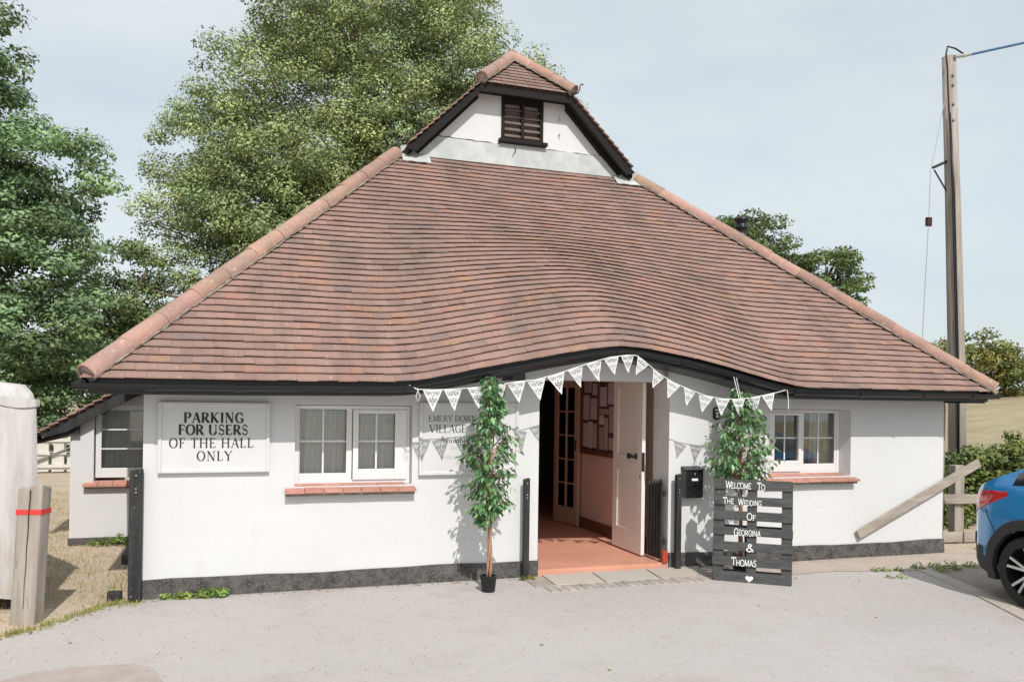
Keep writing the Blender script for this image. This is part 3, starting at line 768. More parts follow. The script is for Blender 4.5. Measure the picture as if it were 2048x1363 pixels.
# lead flashing pieces at the feet of the verges
for xa, xb_ in ((2.66, 3.02), (5.58, 5.96)):
    mb = MB(); vs = []
    for k in range(9):
        x = lerp(xa, xb_, k / 8); w_ = .012 * math.sin(k * 1.9)
        vs += [(x, 2.50 + w_, 1.842 + (2.50 - Y0) * TP + .048), (x, YGW - .03, 1.842 + (YGW - .03 - Y0) * TP + .05), (x, YGW - .03, 4.93 - abs(k - 4) * .01)]
    mb.add(vs, [(3 * k + j, 3 * k + 3 + j, 3 * k + 4 + j, 3 * k + 1 + j) for k in range(8) for j in range(2)])
    part('lead_flashing', mb, M_flash, hall)
YV = 2.50
for sgn in (0, 1):
    X = (lambda q: q) if sgn == 0 else (lambda q: XRR - q)
    mb = MB(); a = (2.69, 1.842 + (2.69 - XL) * TS - .015); b = (3.63, 1.842 + (3.63 - XL) * TS - .015)
    h = .10
    pts = [(X(a[0]), a[1]), (X(b[0]), b[1]), (X(b[0] + .02), b[1] - h), (X(a[0] + .13), a[1] - h + .06)]
    mb.prism(pts, lambda x, z: (x, YV, z), lambda x, z: (x, YV + .03, z))
    part('bargeboard', mb, M_dwood, hall, bev=.004)
    mb = MB()
    p = [(X(a[0] + .04), YV + .03, a[1] - .05), (X(b[0] + .03), YV + .03, b[1] - .05), (X(b[0] + .03), YGW - .002, b[1] - .05), (X(a[0] + .04), YGW - .002, a[1] - .05)]
    mb.add(p, [(0, 1, 2, 3)]); q = [(x, y, z - .02) for x, y, z in p]; mb.add(q, [(3, 2, 1, 0)])
    mb.hexa([p[0], p[1], p[2], p[3], tuple(Vector(p[0]) + Vector((0, 0, .012))), tuple(Vector(p[1]) + Vector((0, 0, .012))), tuple(Vector(p[2]) + Vector((0, 0, .012))), tuple(Vector(p[3]) + Vector((0, 0, .012)))])
    # inner rafter against the wall gives the wide dark band
    pts = [(X(a[0] + .10), a[1] - .06 + .09), (X(b[0]), b[1] - .06), (X(b[0] + .03), b[1] - .125), (X(a[0] + .19), a[1] - .10 + .08)]
    mb.prism(pts, lambda x, z: (x, YGW - .06, z), lambda x, z: (x, YGW - .004, z))
    part('verge_soffit', mb, M_dwood, hall)
mb = MB(); mb.box((GX0 + .0, GY0 + .02, GZ0 - .115), (GX1 - .0, GY0 + .045, GZ0 - .015)); mb.box((GX0 + .02, GY0 + .045, GZ0 - .065), (GX1 - .02, YGW - .002, GZ0 - .045))
mb.box((3.80, YGW - .05, 5.69), (4.80, YGW - .003, GZ0 - .066))
part('gablet_fascia', mb, M_dwood, hall, bev=.003)
# louvred vent
lv = MB(); fy = YGW - .02
lv.box((lx0 + .001, fy, lz0), (lx0 + .045, YGW + .06, lz1)); lv.box((lx1 - .045, fy, lz0), (lx1 - .001, YGW + .06, lz1)); lv.box((lx0 + .045, fy + .003, lz1 - .13), (lx1 - .045, YGW + .06, lz1 - .002)); lv.box((lx0 + .045, fy + .003, lz0), (lx1 - .045, YGW + .06, lz0 + .03))
louv = part('louvre_vent', lv, M_dwood, hall, bev=.003)
mb = MB(); xm = (lx0 + lx1) / 2; mb.box((xm - .02, fy - .004, lz0 + .03), (xm + .02, YGW + .055, lz1 - .13)); part('mullion', mb, M_dwood, louv, bev=.003)
mb = MB(); mb.box((lx0 - .04, fy - .07, lz0 - .05), (lx1 + .04, YGW - .002, lz0 - .002)); part('sill', mb, M_dwood, louv, bev=.004)
M_slat = mat('weathered_slat_wood', (.20, .15, .125), .85, col2=(.11, .075, .06), nscale=14, stretch=(.2, 1, 1))
for i in range(5):
    z = lz0 + .045 + i * .085
    for a, b in ((lx0 + .046, xm - .021), (xm + .021, lx1 - .046)):
        mb = MB(); mb.hexa([(a, fy + .01, z), (b, fy + .01, z), (b, fy + .07, z + .045), (a, fy + .07, z + .045), (a, fy + .01, z + .016), (b, fy + .01, z + .016), (b, fy + .07, z + .061), (a, fy + .07, z + .061)])
        part('slat', mb, M_slat, louv)
mb = MB(); mb.box((lx0 + .002, YGW + .10, lz0), (lx1 - .002, YGW + .12, lz1)); part('vent_back', mb, M_dark, louv)

# fascia, gutter, soffit following the eaves
NS = 110
def sweep(x0, x1, prof, m, name, n=NS, smooth_=True, side=None):
    """prof: closed list of (y, dz) around EZ(x)"""
    mb = MB(); K = len(prof); xsn = [lerp(x0, x1, i / n) for i in range(n + 1)]
    for x in xsn:
        for (y, dz) in prof: mb.v.append((x, y, EZ(x) + dz))
    for i in range(n):
        for k in range(K): mb.f.append((i * K + k, i * K + (k + 1) % K, (i + 1) * K + (k + 1) % K, (i + 1) * K + k)); mb.c.append((1, 1, 1))
    mb.f += [tuple(range(K - 1, -1, -1)), tuple(range(n * K, (n + 1) * K))]; mb.c += [(1, 1, 1)] * 2
    o = part(name, mb, m, hall); autosmooth(o, 35); return o
sweep(-.36, 8.90, [(-.375, .080), (-.375, -.085), (-.35, -.085), (-.35, .095)], M_black, 'fascia')
sweep(-.35, 8.89, [(-.349, -.070), (-.349, -.082), (.0, -.084), (.0, -.072)], M_black, 'soffit')
gp = []
for k in range(9):
    t = math.pi * k / 8; gp.append((-.432 - .052 * math.cos(t), -.002 - .052 * math.sin(t)))
gp2 = [(-.432 - .047 * math.cos(t), .0 - .047 * math.sin(t)) for t in [math.pi * k / 8 for k in range(8, -1, -1)]]
sweep(-.47, 8.99, gp + gp2, M_gutter, 'gutter')
for x in (.76, 1.6, 2.19, 2.9, 3.6, 4.22, 4.9, 5.5, 6.24, 7.05, 7.9, 8.6, 0.1):
    mb = MB(); z = EZ(x); w = .028 if abs(x - 2.19) > .01 and abs(x - 6.24) > .01 and abs(x - 4.22) > .01 else .055
    pts = [(-.432 - .058 * math.cos(t), z - .002 - .058 * math.sin(t)) for t in [math.pi * k / 8 for k in range(9)]]
    inn = [(-.432 - .0525 * math.cos(t), z - .002 - .0525 * math.sin(t)) for t in [math.pi * k / 8 for k in range(8, -1, -1)]]
    mb.prism(pts + inn, lambda y, zz: (x - w, y, zz), lambda y, zz: (x + w, y, zz))
    part('gutter_bracket', mb, M_gutter, hall)
# side gutters
mb = MB(); mb.tube([(-.42, -.40, 1.80), (-.42, 12, 1.78)], .045, 10); mb.tube([(8.97, -.38, 1.85), (8.97, 12, 1.83)], .045, 10)
mb.box((-.37, -.34, 1.73), (-.34, 12, 1.83)); mb.box((8.87, -.34, 1.76), (8.90, 12, 1.86))
mb.box((-.34, -.33, 1.735), (0, 12, 1.75)); mb.box((8.652, -.33, 1.765), (8.87, 12, 1.78))
part('side_gutter', mb, M_gutter, hall)
# black timber bracket under the eyebrow, curved white pipe by the door
mb = MB(); mb.box((3.17, -.31, 1.905), (3.30, -.003, 2.00)); part('eaves_bracket', mb, M_black, hall, bev=.003)
mb = MB(); mb.tube([(4.93, -.03, 2.05), (4.93, -.06, 2.0), (4.90, -.06, 1.95), (4.86, -.03, 1.93)], .02, 8); part('overflow_pipe', mb, M_gwood, hall)
# downpipe at the right corner
mb = MB(); mb.tube([(8.72, .10, 1.78), (8.72, .08, 1.70), (8.70, .08, .1)], .03, 10); part('downpipe', mb, M_gwood, hall, smooth=True)
# flue
fl = MB()
fl.lathe([(.075, 0), (.075, 1.15), (.085, 1.17), (.105, 1.25), (.105, 1.27), (.08, 1.29), (.08, 1.40), (.10, 1.41), (.10, 1.43), (.08, 1.44), (.08, 1.50), (.115, 1.52), (.115, 1.555), (.08, 1.57)], (7.87, 3.0, 2.92), 18)
part('flue', fl, M_gutter, hall, smooth=True)

# ------------------------------------------------------------------ annex
ax = thing('annex', 'small white lean-to annex set back at the left side of the hall', 'annex', (-.5, 3, 0))
AY = 2.9; axl = -1.03
def az(x): return 1.78 + (x + .49) * .60
mb = MB()
wx0, wx1, wz0, wz1 = -.79, -.12, .70, 1.60
def af(poly): mb.add([(x, AY, z) for x, z in poly], [tuple(range(len(poly)))])
af([(axl, -.05), (wx0, -.05), (wx0, az(wx0) - .05), (axl, az(axl) - .05)])
af([(wx0, -.05), (wx1, -.05), (wx1, wz0), (wx0, wz0)]); af([(wx0, wz1), (wx1, wz1), (wx1, 1.78), (-.49, 1.73), (wx0, az(wx0) - .05)])
af([(wx1, -.05), (-.001, -.05), (-.001, 1.78), (wx1, 1.78)])
mb.add([(axl, AY, -.05), (axl, 8, -.05), (axl, 8, az(axl) - .05), (axl, AY, az(axl) - .05)], [(3, 2, 1, 0)])
mb.add([(wx0, AY, wz0), (wx0, AY, wz1), (wx0, AY + .15, wz1), (wx0, AY + .15, wz0)], [(0, 1, 2, 3)]); mb.add([(wx0, AY, wz0), (wx1, AY, wz0), (wx1, AY + .15, wz0), (wx0, AY + .15, wz0)], [(0, 1, 2, 3)])
mb.add([(wx0, AY, wz1), (wx1, AY, wz1), (wx1, AY + .15, wz1), (wx0, AY + .15, wz1)], [(0, 1, 2, 3)])
part('wall', mb, M_wall, ax)
mb = MB(); mb.box((axl - .012, AY - .02, -.03), (-.002, AY - .002, .085)); part('plinth', mb, M_plinth, ax)
mb = MB(); y = AY + .07
mb.box((wx0 + .01, y, wz0 + .06), (wx0 + .07, y + .05, wz1)); mb.box((wx1 - .05, y, wz0 + .06), (wx1, y + .05, wz1)); mb.box((wx0 + .07, y, wz1 - .06), (wx1 - .05, y + .05, wz1)); mb.box((wx0 + .07, y, wz0 + .06), (wx1 - .05, y + .05, wz0 + .17))
aw = part('window', mb, M_upvc, ax, bev=.004)
zz = [wz0 + .17, wz0 + .44, wz0 + .66, wz1 - .06]
for i in range(3):
    z0, z1 = wz0 + .17 + i * .223, wz0 + .17 + (i + 1) * .223
    m_ = MB(); m_.box((wx0 + .07, y + .022, z0 + (.008 if i else 0)), (wx1 - .05, y + .026, z1 - .008)); part('pane', m_, M_glass, aw)
    if i < 2:
        m_ = MB(); m_.box((wx0 + .07, y + .015, z1 - .008), (wx1 - .05, y + .03, z1 + .008)); part('glazing_bar', m_, M_upvc, aw)
s = MB(); s.box((wx0 - .08, AY - .06, wz0 - .05), (wx1, AY - .001, wz0 - .03)); sl_ = part('window_sill', s, M_mortar, ax)
for i in range(5):
    m_ = MB().tint(rt(.85, 1.1, .05)); x0 = wx0 - .10 + i * .155
    m_.hexa([(x0, AY - .09, wz0 - .03), (x0 + .15, AY - .09, wz0 - .03), (x0 + .15, AY + .06, wz0 - .0), (x0, AY + .06, wz0 - .0), (x0, AY - .09, wz0 - .01), (x0 + .15, AY - .09, wz0 - .01), (x0 + .15, AY + .06, wz0 + .03), (x0, AY + .06, wz0 + .03)])
    part('tile', m_, M_sill, sl_)
mb = MB(); x0_, x1_ = -1.38, .0
mb.hexa([(x0_ + .02, AY - .14, az(x0_ + .02) - .015), (x1_, AY - .14, az(x1_) - .015), (x1_, 8, az(x1_) - .015), (x0_ + .02, 8, az(x0_ + .02) - .015), (x0_ + .02, AY - .14, az(x0_ + .02)), (x1_, AY - .14, az(x1_)), (x1_, 8, az(x1_)), (x0_ + .02, 8, az(x0_ + .02))])
arf = part('roof', mb, M_under, ax)
x = x0_ - .02; k = 0; far = MB()
while x < -.05:
    x1 = min(x + .1, -.03); yy = AY - .17 + (k % 2) * -.0
    for q in range(32):
        wd = .165 if not (q == 0 and k % 2) else .0825
        m_ = MB() if q < 4 else far
        m_.tint(tile_color())
        m_.hexa([(x, yy, az(x) + .026), (x, yy + wd - .004, az(x) + .026), (x1, yy + wd - .004, az(x1)), (x1, yy, az(x1)), (x, yy, az(x) + .048), (x, yy + wd - .004, az(x) + .048), (x1, yy + wd - .004, az(x1) + .016), (x1, yy, az(x1) + .016)])
        if q < 4: part('tile', m_, M_tile, arf)
        yy += wd
    x += .088; k += 1
part('roof_tiles', far, M_tile, arf, kind='stuff')
mb = MB(); mb.prism([(-1.30, az(-1.30) - .02), (-.05, az(-.05) - .02), (-.05, az(-.05) - .17), (-1.05, az(-1.05) - .15), (-1.30, az(-1.30) - .07)], lambda x, z: (x, AY - .13, z), lambda x, z: (x, AY - .09, z))
mb.box((-1.10, AY - .08, 1.27), (-.93, AY - .002, 1.36))
part('bargeboard', mb, M_bpost, ax, bev=.004)
mb = MB(); mb.tube([(-1.40, AY - .2, az(-1.4) - .04), (-1.40, 8, az(-1.4) - .06)], .045, 10); part('gutter', mb, M_gutter, ax, smooth=True)
curtain(-.74, -.16, .86, 1.56, AY + .165, 'pale curtain in the narrow window of the annex', folds=5)

# ------------------------------------------------------------------ doorway
df = MB(); yf = .34
df.box((3.575, .26, .065), (3.63, .335, 1.92)); 
part('door_frame', df, M_door, hall, bev=.003)
dleaf = MB(); dx0, dx1, dy0, dy1, dz0, dz1 = 4.865, 4.905, .335, 1.04, .085, 1.995
def panelled(mb, xa, xb_, y0, y1, z0, z1, pan):
    """leaf in the YZ plane, front face at xa, with recessed panels pan=[(ya,yb,za,zb)]"""
    ys_ = sorted(set([y0, y1] + [p[0] for p in pan] + [p[1] for p in pan])); zs_ = sorted(set([z0, z1] + [p[2] for p in pan] + [p[3] for p in pan]))
    for a, b in zip(ys_[:-1], ys_[1:]):
        for c, d in zip(zs_[:-1], zs_[1:]):
            inp = any(p[0] <= a and b <= p[1] and p[2] <= c and d <= p[3] for p in pan)
            if not inp: mb.box((xa, a, c), (xb_, b, d))
pan = [(.335 + .11, 1.04 - .11, .32, .96), (.335 + .11, 1.04 - .11, 1.13, 1.88)]
panelled(dleaf, dx0, dx1, dy0, dy1, dz0, dz1, pan)
dl = part('door', dleaf, M_door, hall)
for i, (a, b, c, d) in enumerate(pan):
    w = (b - a) / 5
    for q in range(5):
        m_ = MB(); m_.box((dx0 + .014, a + q * w + .002, c), (dx1 - .012, a + (q + 1) * w - .002, d)); part('board', m_, M_door, dl)
mb = MB(); mb.tube([(dx0, .47, 1.13), (dx0 - .05, .47, 1.13), (dx0 - .055, .44, 1.125), (dx0 - .05, .40, 1.13)], .011, 8); mb.lathe([(.001, -.012), (.03, -.01), (.034, 0), (.001, .001)], (dx0, .47, 1.13), 12, 'x')
mb.lathe([(.001, -.055), (.028, -.05), (.034, -.035), (.022, -.02), (.012, -.01), (.012, 0)], (dx0 - .004, .56, 1.13), 14, 'x')
part('handle', mb, M_iron, dl, smooth=True)
mb = MB(); mb.box((dx0 - .002, .328, .98), (dx1 - .01, .334, 1.18)); mb.box((dx0 - .004, .37, .90), (dx0 - .0005, .38, .93)); part('lock', mb, M_iron, dl)
# inner glazed door
gl_o = thing('_tmp', 'x', 'x'); bpy.data.objects.remove(gl_o)
def inner_door():
    # leaf from near edge (5.03,2.45) back to (4.93,3.04); built along local t
    P0, P1 = Vector((5.045, 2.45, 0)), Vector((4.945, 3.04, 0)); d = (P1 - P0); Lh = d.length; d.normalize(); nn = Vector((-d.y, d.x, 0)) * .02
    def bx(mb, t0, t1, z0, z1, th=1.0):
        a = P0 + d * t0; b = P0 + d * t1; n_ = nn * th
        mb.hexa([(*(a - n_).xy, z0), (*(b - n_).xy, z0), (*(b + n_).xy, z0), (*(a + n_).xy, z0), (*(a - n_).xy, z1), (*(b - n_).xy, z1), (*(b + n_).xy, z1), (*(a + n_).xy, z1)])
    m_ = MB(); s0 = .085
    bx(m_, 0, s0, .08, 2.0); bx(m_, Lh - s0, Lh, .08, 2.0); bx(m_, s0, Lh - s0, .08, .30); bx(m_, s0, Lh - s0, 1.90, 2.0)
    M_id = mat('tan_door_paint', (.52, .36, .26), .45)
    o = part('inner_door', m_, M_id, hall)
    n = 5; hh = 1.6 / n; tm = Lh / 2
    b_ = MB(); bx(b_, tm - .012, tm + .012, .30, 1.90, .9); part('glazing_bar', b_, M_id, o)
    for i in range(1, n):
        b_ = MB(); bx(b_, s0, tm - .012, .30 + i * hh - .01, .30 + i * hh + .01, .85); bx(b_, tm + .012, Lh - s0, .30 + i * hh - .01, .30 + i * hh + .01, .85); part('glazing_bar', b_, M_id, o)
    for i in range(n):
        for (t0, t1) in ((s0, tm - .012), (tm + .012, Lh - s0)):
            b_ = MB(); bx(b_, t0, t1, .30 + i * hh + (.01 if i else 0), .30 + (i + 1) * hh - (.01 if i < n - 1 else 0), .1); part('pane', b_, M_glass, o)
    b_ = MB(); a = P0 + d * .04 - nn; b_.box((a.x - .05, a.y - .012, 1.06), (a.x - .005, a.y + .012, 1.20)); b_.tube([(a.x - .03, a.y, 1.14), (a.x - .07, a.y + .0, 1.14), (a.x - .07, a.y + .07, 1.14)], .01, 8); part('handle', b_, M_iron, o)
inner_door()
# notice board on the corridor wall
nb = thing('notice_board', 'brown framed notice board full of papers on the corridor wall', 'notice board', (5.1, 2.2, 1.13))
xw = 5.098; ya, yb, za, zb_ = 1.40, 2.42, 1.10, 2.02
mb = MB(); mb.box((xw - .02, ya, za), (xw, yb, zb_)); part('backing', mb, M_cork, nb)
mb = MB(); mb.box((xw - .045, ya - .05, za - .06), (xw, ya - .001, zb_ + .03)); mb.box((xw - .045, yb + .001, za - .06), (xw, yb + .05, zb_ + .03)); mb.box((xw - .044, ya, za - .06), (xw, yb, za - .001)); mb.box((xw - .044, ya, zb_), (xw, yb, zb_ + .03)); mb.box((xw - .04, 1.90, za), (xw - .021, 1.925, zb_))
part('frame', mb, M_brownw, nb)
for (y0, y1, z0, z1) in ((1.43, 1.60, 1.13, 1.28), (1.43, 1.60, 1.34, 1.66), (1.42, 1.64, 1.69, 1.95), (1.64, 1.74, 1.12, 1.52), (1.62, 1.88, 1.56, 1.63), (1.68, 1.88, 1.66, 1.90), (1.76, 1.88, 1.12, 1.40), (1.76, 1.88, 1.43, 1.55), (1.94, 2.07, 1.13, 1.44), (2.09, 2.22, 1.12, 1.46), (1.95, 2.15, 1.49, 1.76), (2.24, 2.38, 1.13, 1.44), (1.96, 2.10, 1.80, 1.95), (2.20, 2.38, 1.48, 1.80), (2.14, 2.36, 1.83, 1.98)):
    m_ = MB().tint(rt(.7, 1.2, .05)); m_.box((xw - .024 - random.uniform(0, .004), y0, z0), (xw - .0205, y1, z1)); part('paper', m_, M_paper, nb)
# a dim cabinet seen through the doorway
mb = MB(); mb.box((4.45, 4.4, .066), (5.1, 4.8, 1.1)); single('side_cabinet', mb, M_blueitem, 'dark blue cabinet in the dim hall beyond the doorway', 'cabinet', (4.7, 4.6, .066), bev=.01)
# black picket gate folded against the right reveal
pg = thing('picket_gate', 'black picket gate folded back inside the doorway reveal', 'gate', (4.95, .15, .065))
for i in range(5):
    y = .035 + i * .066; mb = MB(); zt = .93 - .012 * i
    mb.prism([(y - .02, .10), (y + .02, .10), (y + .02, zt - .04), (y, zt), (y - .02, zt - .04)], lambda a, z: (4.925, a, z), lambda a, z: (4.945, a, z))
    part('picket', mb, M_bpost, pg)
for z in (.25, .75):
    mb = MB(); mb.box((4.946, .0, z), (4.972, .32, z + .05)); part('rail', mb, M_bpost, pg)
mb = MB(); mb.box((4.93, -.03, .066), (4.99, .02, .19)); single('door_stop', mb, mat('red_block', (.40, .06, .03), .6), 'red block at the foot of the right doorway reveal', 'block', (4.96, 0, .066), bev=.005)

# ------------------------------------------------------------------ stroke lettering
def arc(cx, cy, rx, ry, a0, a1, n=14):
    return [(cx + rx * math.cos(R(a0 + (a1 - a0) * i / n)), cy + ry * math.sin(R(a0 + (a1 - a0) * i / n))) for i in range(n + 1)]
# glyph: advance, list of (points, kind) kind: 'T' thick, 't' thin, 'a' by direction ; serif feet list
G = {
 'A': (.74, [([(.06, 0), (.37, 1)], 't'), ([(.37, 1), (.68, 0)], 'T'), ([(.17, .34), (.57, .34)], 't')], [(.06, 0), (.68, 0)]),
 'C': (.74, [(arc(.42, .5, .34, .5, 42, 318), 'a'), ([(.68, .66), (.68, .88)], 't')], []),
 'D': (.80, [([(.14, 0), (.14, 1)], 'T'), ([(.14, .98), (.36, .98)], 't'), ([(.14, .02), (.36, .02)], 't'), (arc(.36, .5, .36, .48, -90, 90), 'a')], [(.14, 0), (.14, 1)]),
 'E': (.64, [([(.13, 0), (.13, 1)], 'T'), ([(.13, .98), (.52, .98)], 't'), ([(.13, .51), (.42, .51)], 't'), ([(.13, .02), (.56, .02)], 't'), ([(.52, .98), (.52, .83)], 't'), ([(.56, .02), (.57, .2)], 't'), ([(.42, .43), (.42, .59)], 't')], [(.13, 0), (.13, 1)]),
 'F': (.60, [([(.13, 0), (.13, 1)], 'T'), ([(.13, .98), (.52, .98)], 't'), ([(.13, .51), (.42, .51)], 't'), ([(.52, .98), (.52, .8)], 't'), ([(.42, .43), (.42, .59)], 't')], [(.13, 0), (.13, 1)]),
 'G': (.80, [(arc(.42, .5, .34, .5, 42, 325), 'a'), ([(.68, .66), (.68, .88)], 't'), ([(.68, .06), (.68, .42)], 'T'), ([(.46, .42), (.72, .42)], 't')], []),
 'H': (.84, [([(.14, 0), (.14, 1)], 'T'), ([(.70, 0), (.70, 1)], 'T'), ([(.14, .51), (.70, .51)], 't')], [(.14, 0), (.14, 1), (.70, 0), (.70, 1)]),
 'I': (.34, [([(.17, 0), (.17, 1)], 'T')], [(.17, 0), (.17, 1)]),
 'K': (.78, [([(.13, 0), (.13, 1)], 'T'), ([(.13, .40), (.60, .99)], 't'), ([(.27, .56), (.66, 0)], 'T')], [(.13, 0), (.13, 1), (.62, 1), (.67, 0)]),
 'L': (.60, [([(.13, 0), (.13, 1)], 'T'), ([(.13, .02), (.54, .02)], 't'), ([(.54, .02), (.55, .22)], 't')], [(.13, 0), (.13, 1)]),
 'M': (.96, [([(.12, 0), (.14, 1)], 't'), ([(.14, 1), (.46, .03)], 'T'), ([(.46, .03), (.80, 1)], 't'), ([(.82, 0), (.81, 1)], 'T')], [(.12, 0), (.12, 1), (.82, 0), (.83, 1)]),
 'N': (.84, [([(.13, 0), (.13, 1)], 't'), ([(.13, 1), (.70, 0)], 'T'), ([(.70, 0), (.70, 1)], 't')], [(.13, 0), (.12, 1), (.70, 1)]),
 'O': (.82, [(arc(.41, .5, .35, .5, 0, 360, 28), 'a')], []),
 'P': (.64, [([(.13, 0), (.13, 1)], 'T'), ([(.13, .98), (.33, .98)], 't'), ([(.13, .48), (.33, .48)], 't'), (arc(.33, .73, .24, .25, -90, 90), 'a')], [(.13, 0), (.13, 1)]),
 'R': (.74, [([(.13, 0), (.13, 1)], 'T'), ([(.13, .98), (.33, .98)], 't'), ([(.13, .50), (.33, .50)], 't'), (arc(.33, .74, .23, .24, -90, 90), 'a'), ([(.33, .50), (.66, 0)], 'T')], [(.13, 0), (.13, 1), (.67, 0)]),
 'S': (.60, [(arc(.29, .745, .20, .245, 25, 250, 12) + arc(.30, .255, .22, .245, 75, -155, 14), 's'), ([(.49, .76), (.49, .93)], 't'), ([(.07, .07), (.07, .25)], 't')], []),
 'T': (.68, [([(.03, .98), (.65, .98)], 't'), ([(.34, 0), (.34, 1)], 'T'), ([(.04, .98), (.03, .8)], 't'), ([(.64, .98), (.65, .8)], 't')], [(.34, 0)]),
 'U': (.82, [([(.13, 1), (.13, .3)], 'T'), (arc(.40, .3, .27, .3, 180, 360), 'a'), ([(.67, .3), (.67, 1)], 't')], [(.13, 1), (.67, 1)]),
 'V': (.74, [([(.05, 1), (.38, 0)], 'T'), ([(.38, 0), (.70, 1)], 't')], [(.05, 1), (.70, 1)]),
 'W': (1.04, [([(.04, 1), (.28, 0)], 'T'), ([(.28, 0), (.52, .96)], 't'), ([(.52, .96), (.76, 0)], 'T'), ([(.76, 0), (1.0, 1)], 't')], [(.05, 1), (.99, 1)]),
 'Y': (.72, [([(.04, 1), (.36, .48)], 'T'), ([(.36, .48), (.66, 1)], 't'), ([(.36, 0), (.36, .48)], 'T')], [(.05, 1), (.66, 1), (.36, 0)]),
 '&': (.80, [([(.70, 0), (.30, .62)] + arc(.36, .80, .13, .19, 215, 0, 10) + [(.45, .68), (.22, .48)] + arc(.32, .25, .24, .24, 130, 330, 12) + [(.64, .36)], 't')], []),
 'a': (.50, [(arc(.22, .22, .16, .22, 20, 360, 16), 'a'), ([(.38, .44), (.38, 0)], 'T')], []),
 'b': (.52, [(arc(.27, .22, .17, .22, 0, 360, 16), 'a'), ([(.10, 0), (.10, .75)], 'T')], []),
 'e': (.48, [([(.07, .24), (.39, .24)] , 't'), (arc(.23, .22, .16, .22, 5, 320, 16), 'a')], []),
 'f': (.32, [([(.13, 0), (.13, .6)] + arc(.24, .6, .11, .12, 180, 60, 6), 'T'), ([(.02, .42), (.27, .42)], 't')], []),
 'h': (.54, [([(.10, 0), (.10, .75)], 'T'), (arc(.25, .27, .15, .17, 180, 0, 10) + [(.40, 0)], 'a')], []),
 'i': (.22, [([(.11, 0), (.11, .43)], 'T'), ([(.11, .58), (.11, .64)], 'T')], []),
 'l': (.22, [([(.11, 0), (.11, .75)], 'T')], []),
 'n': (.54, [([(.10, 0), (.10, .44)], 'T'), (arc(.25, .27, .15, .17, 180, 0, 10) + [(.40, 0)], 'a')], []),
 'o': (.50, [(arc(.24, .22, .18, .22, 0, 360, 18), 'a')], []),
 'q': (.52, [(arc(.23, .22, .16, .22, 0, 360, 16), 'a'), ([(.39, .44), (.39, -.25)], 'T')], []),
 'r': (.34, [([(.10, 0), (.10, .44)], 'T'), (arc(.22, .30, .12, .13, 180, 60, 6), 't')], []),
 's': (.38, [(arc(.18, .33, .11, .11, 25, 250, 8) + arc(.19, .11, .12, .11, 75, -155, 8), 's')], []),
 'u': (.54, [([(.10, .44), (.10, .16)] + arc(.25, .16, .15, .16, 180, 360, 10), 'a'), ([(.40, .44), (.40, 0)], 'T')], []),
 'v': (.48, [([(.05, .44), (.24, 0)], 'T'), ([(.24, 0), (.42, .44)], 't')], []),
 "'": (.2, [([(.1, 1), (.1, .8)], 'T')], []),
}
def text_width(s, trk=0.0): return sum((G[c][0] + trk) if c in G else .38 for c in s)
def write(mb, s, x, z, h, P, T=.13, t=.05, serif=True, trk=.0, jitter=0.0, th=.002, small=None):
    """write s starting at (x, z), cap height h; P(x, z, d) maps to 3-D, d = depth in front of the board"""
    first = True
    for ci, c in enumerate(s):
        if c == ' ': x += .38 * h; first = True; continue
        hh = h * (small if (small and not first) else 1.0); first = False
        adv, strokes, feet = G[c]
        jx = random.uniform(-jitter, jitter) * hh; jz = random.uniform(-jitter, jitter) * hh; sh = random.uniform(-jitter, jitter)
        Q = lambda a, b: (x + jx + (a + sh * b) * hh, z + jz + b * hh)
        def ribbon(pts, kind, k):
            n = len(pts); L_ = []; R_ = []
            for i in range(n):
                a = pts[max(0, i - 1)]; b = pts[min(n - 1, i + 1)]
                dx, dz = b[0] - a[0], b[1] - a[1]
                if i == 0 and n > 2 and pts[0] == pts[-1]: dx, dz = pts[1][0] - pts[-2][0], pts[1][1] - pts[-2][1]
                l = math.hypot(dx, dz) or 1; dx /= l; dz /= l
                v = abs(dz)
                w = T if kind == 'T' else t if kind == 't' else (t + (T - t) * v ** 1.6) if kind == 'a' else (t + (T - t) * (1 - v) ** .8 * (1 if .25 < i / n < .75 else .4))
                w = w * hh / 2
                p = Q(*pts[i]); L_.append((p[0] - dz * w, p[1] + dx * w)); R_.append((p[0] + dz * w, p[1] - dx * w))
            vs = []
            dd = th + k * .0002
            for a, b in zip(L_, R_): vs += [P(a[0], a[1], dd), P(b[0], b[1], dd)]
            mb.add(vs, [(2 * i, 2 * i + 1, 2 * i + 3, 2 * i + 2) for i in range(n - 1)])
        for k, (pts, kind) in enumerate(strokes): ribbon(pts, kind, k)
        if serif:
            for k, (a, b) in enumerate(feet):
                zc = min(max(b, .018), .982); ribbon([(a - .10, zc), (a + .10, zc)], 't', 8 + k)
        x += (adv + trk) * hh
    return x

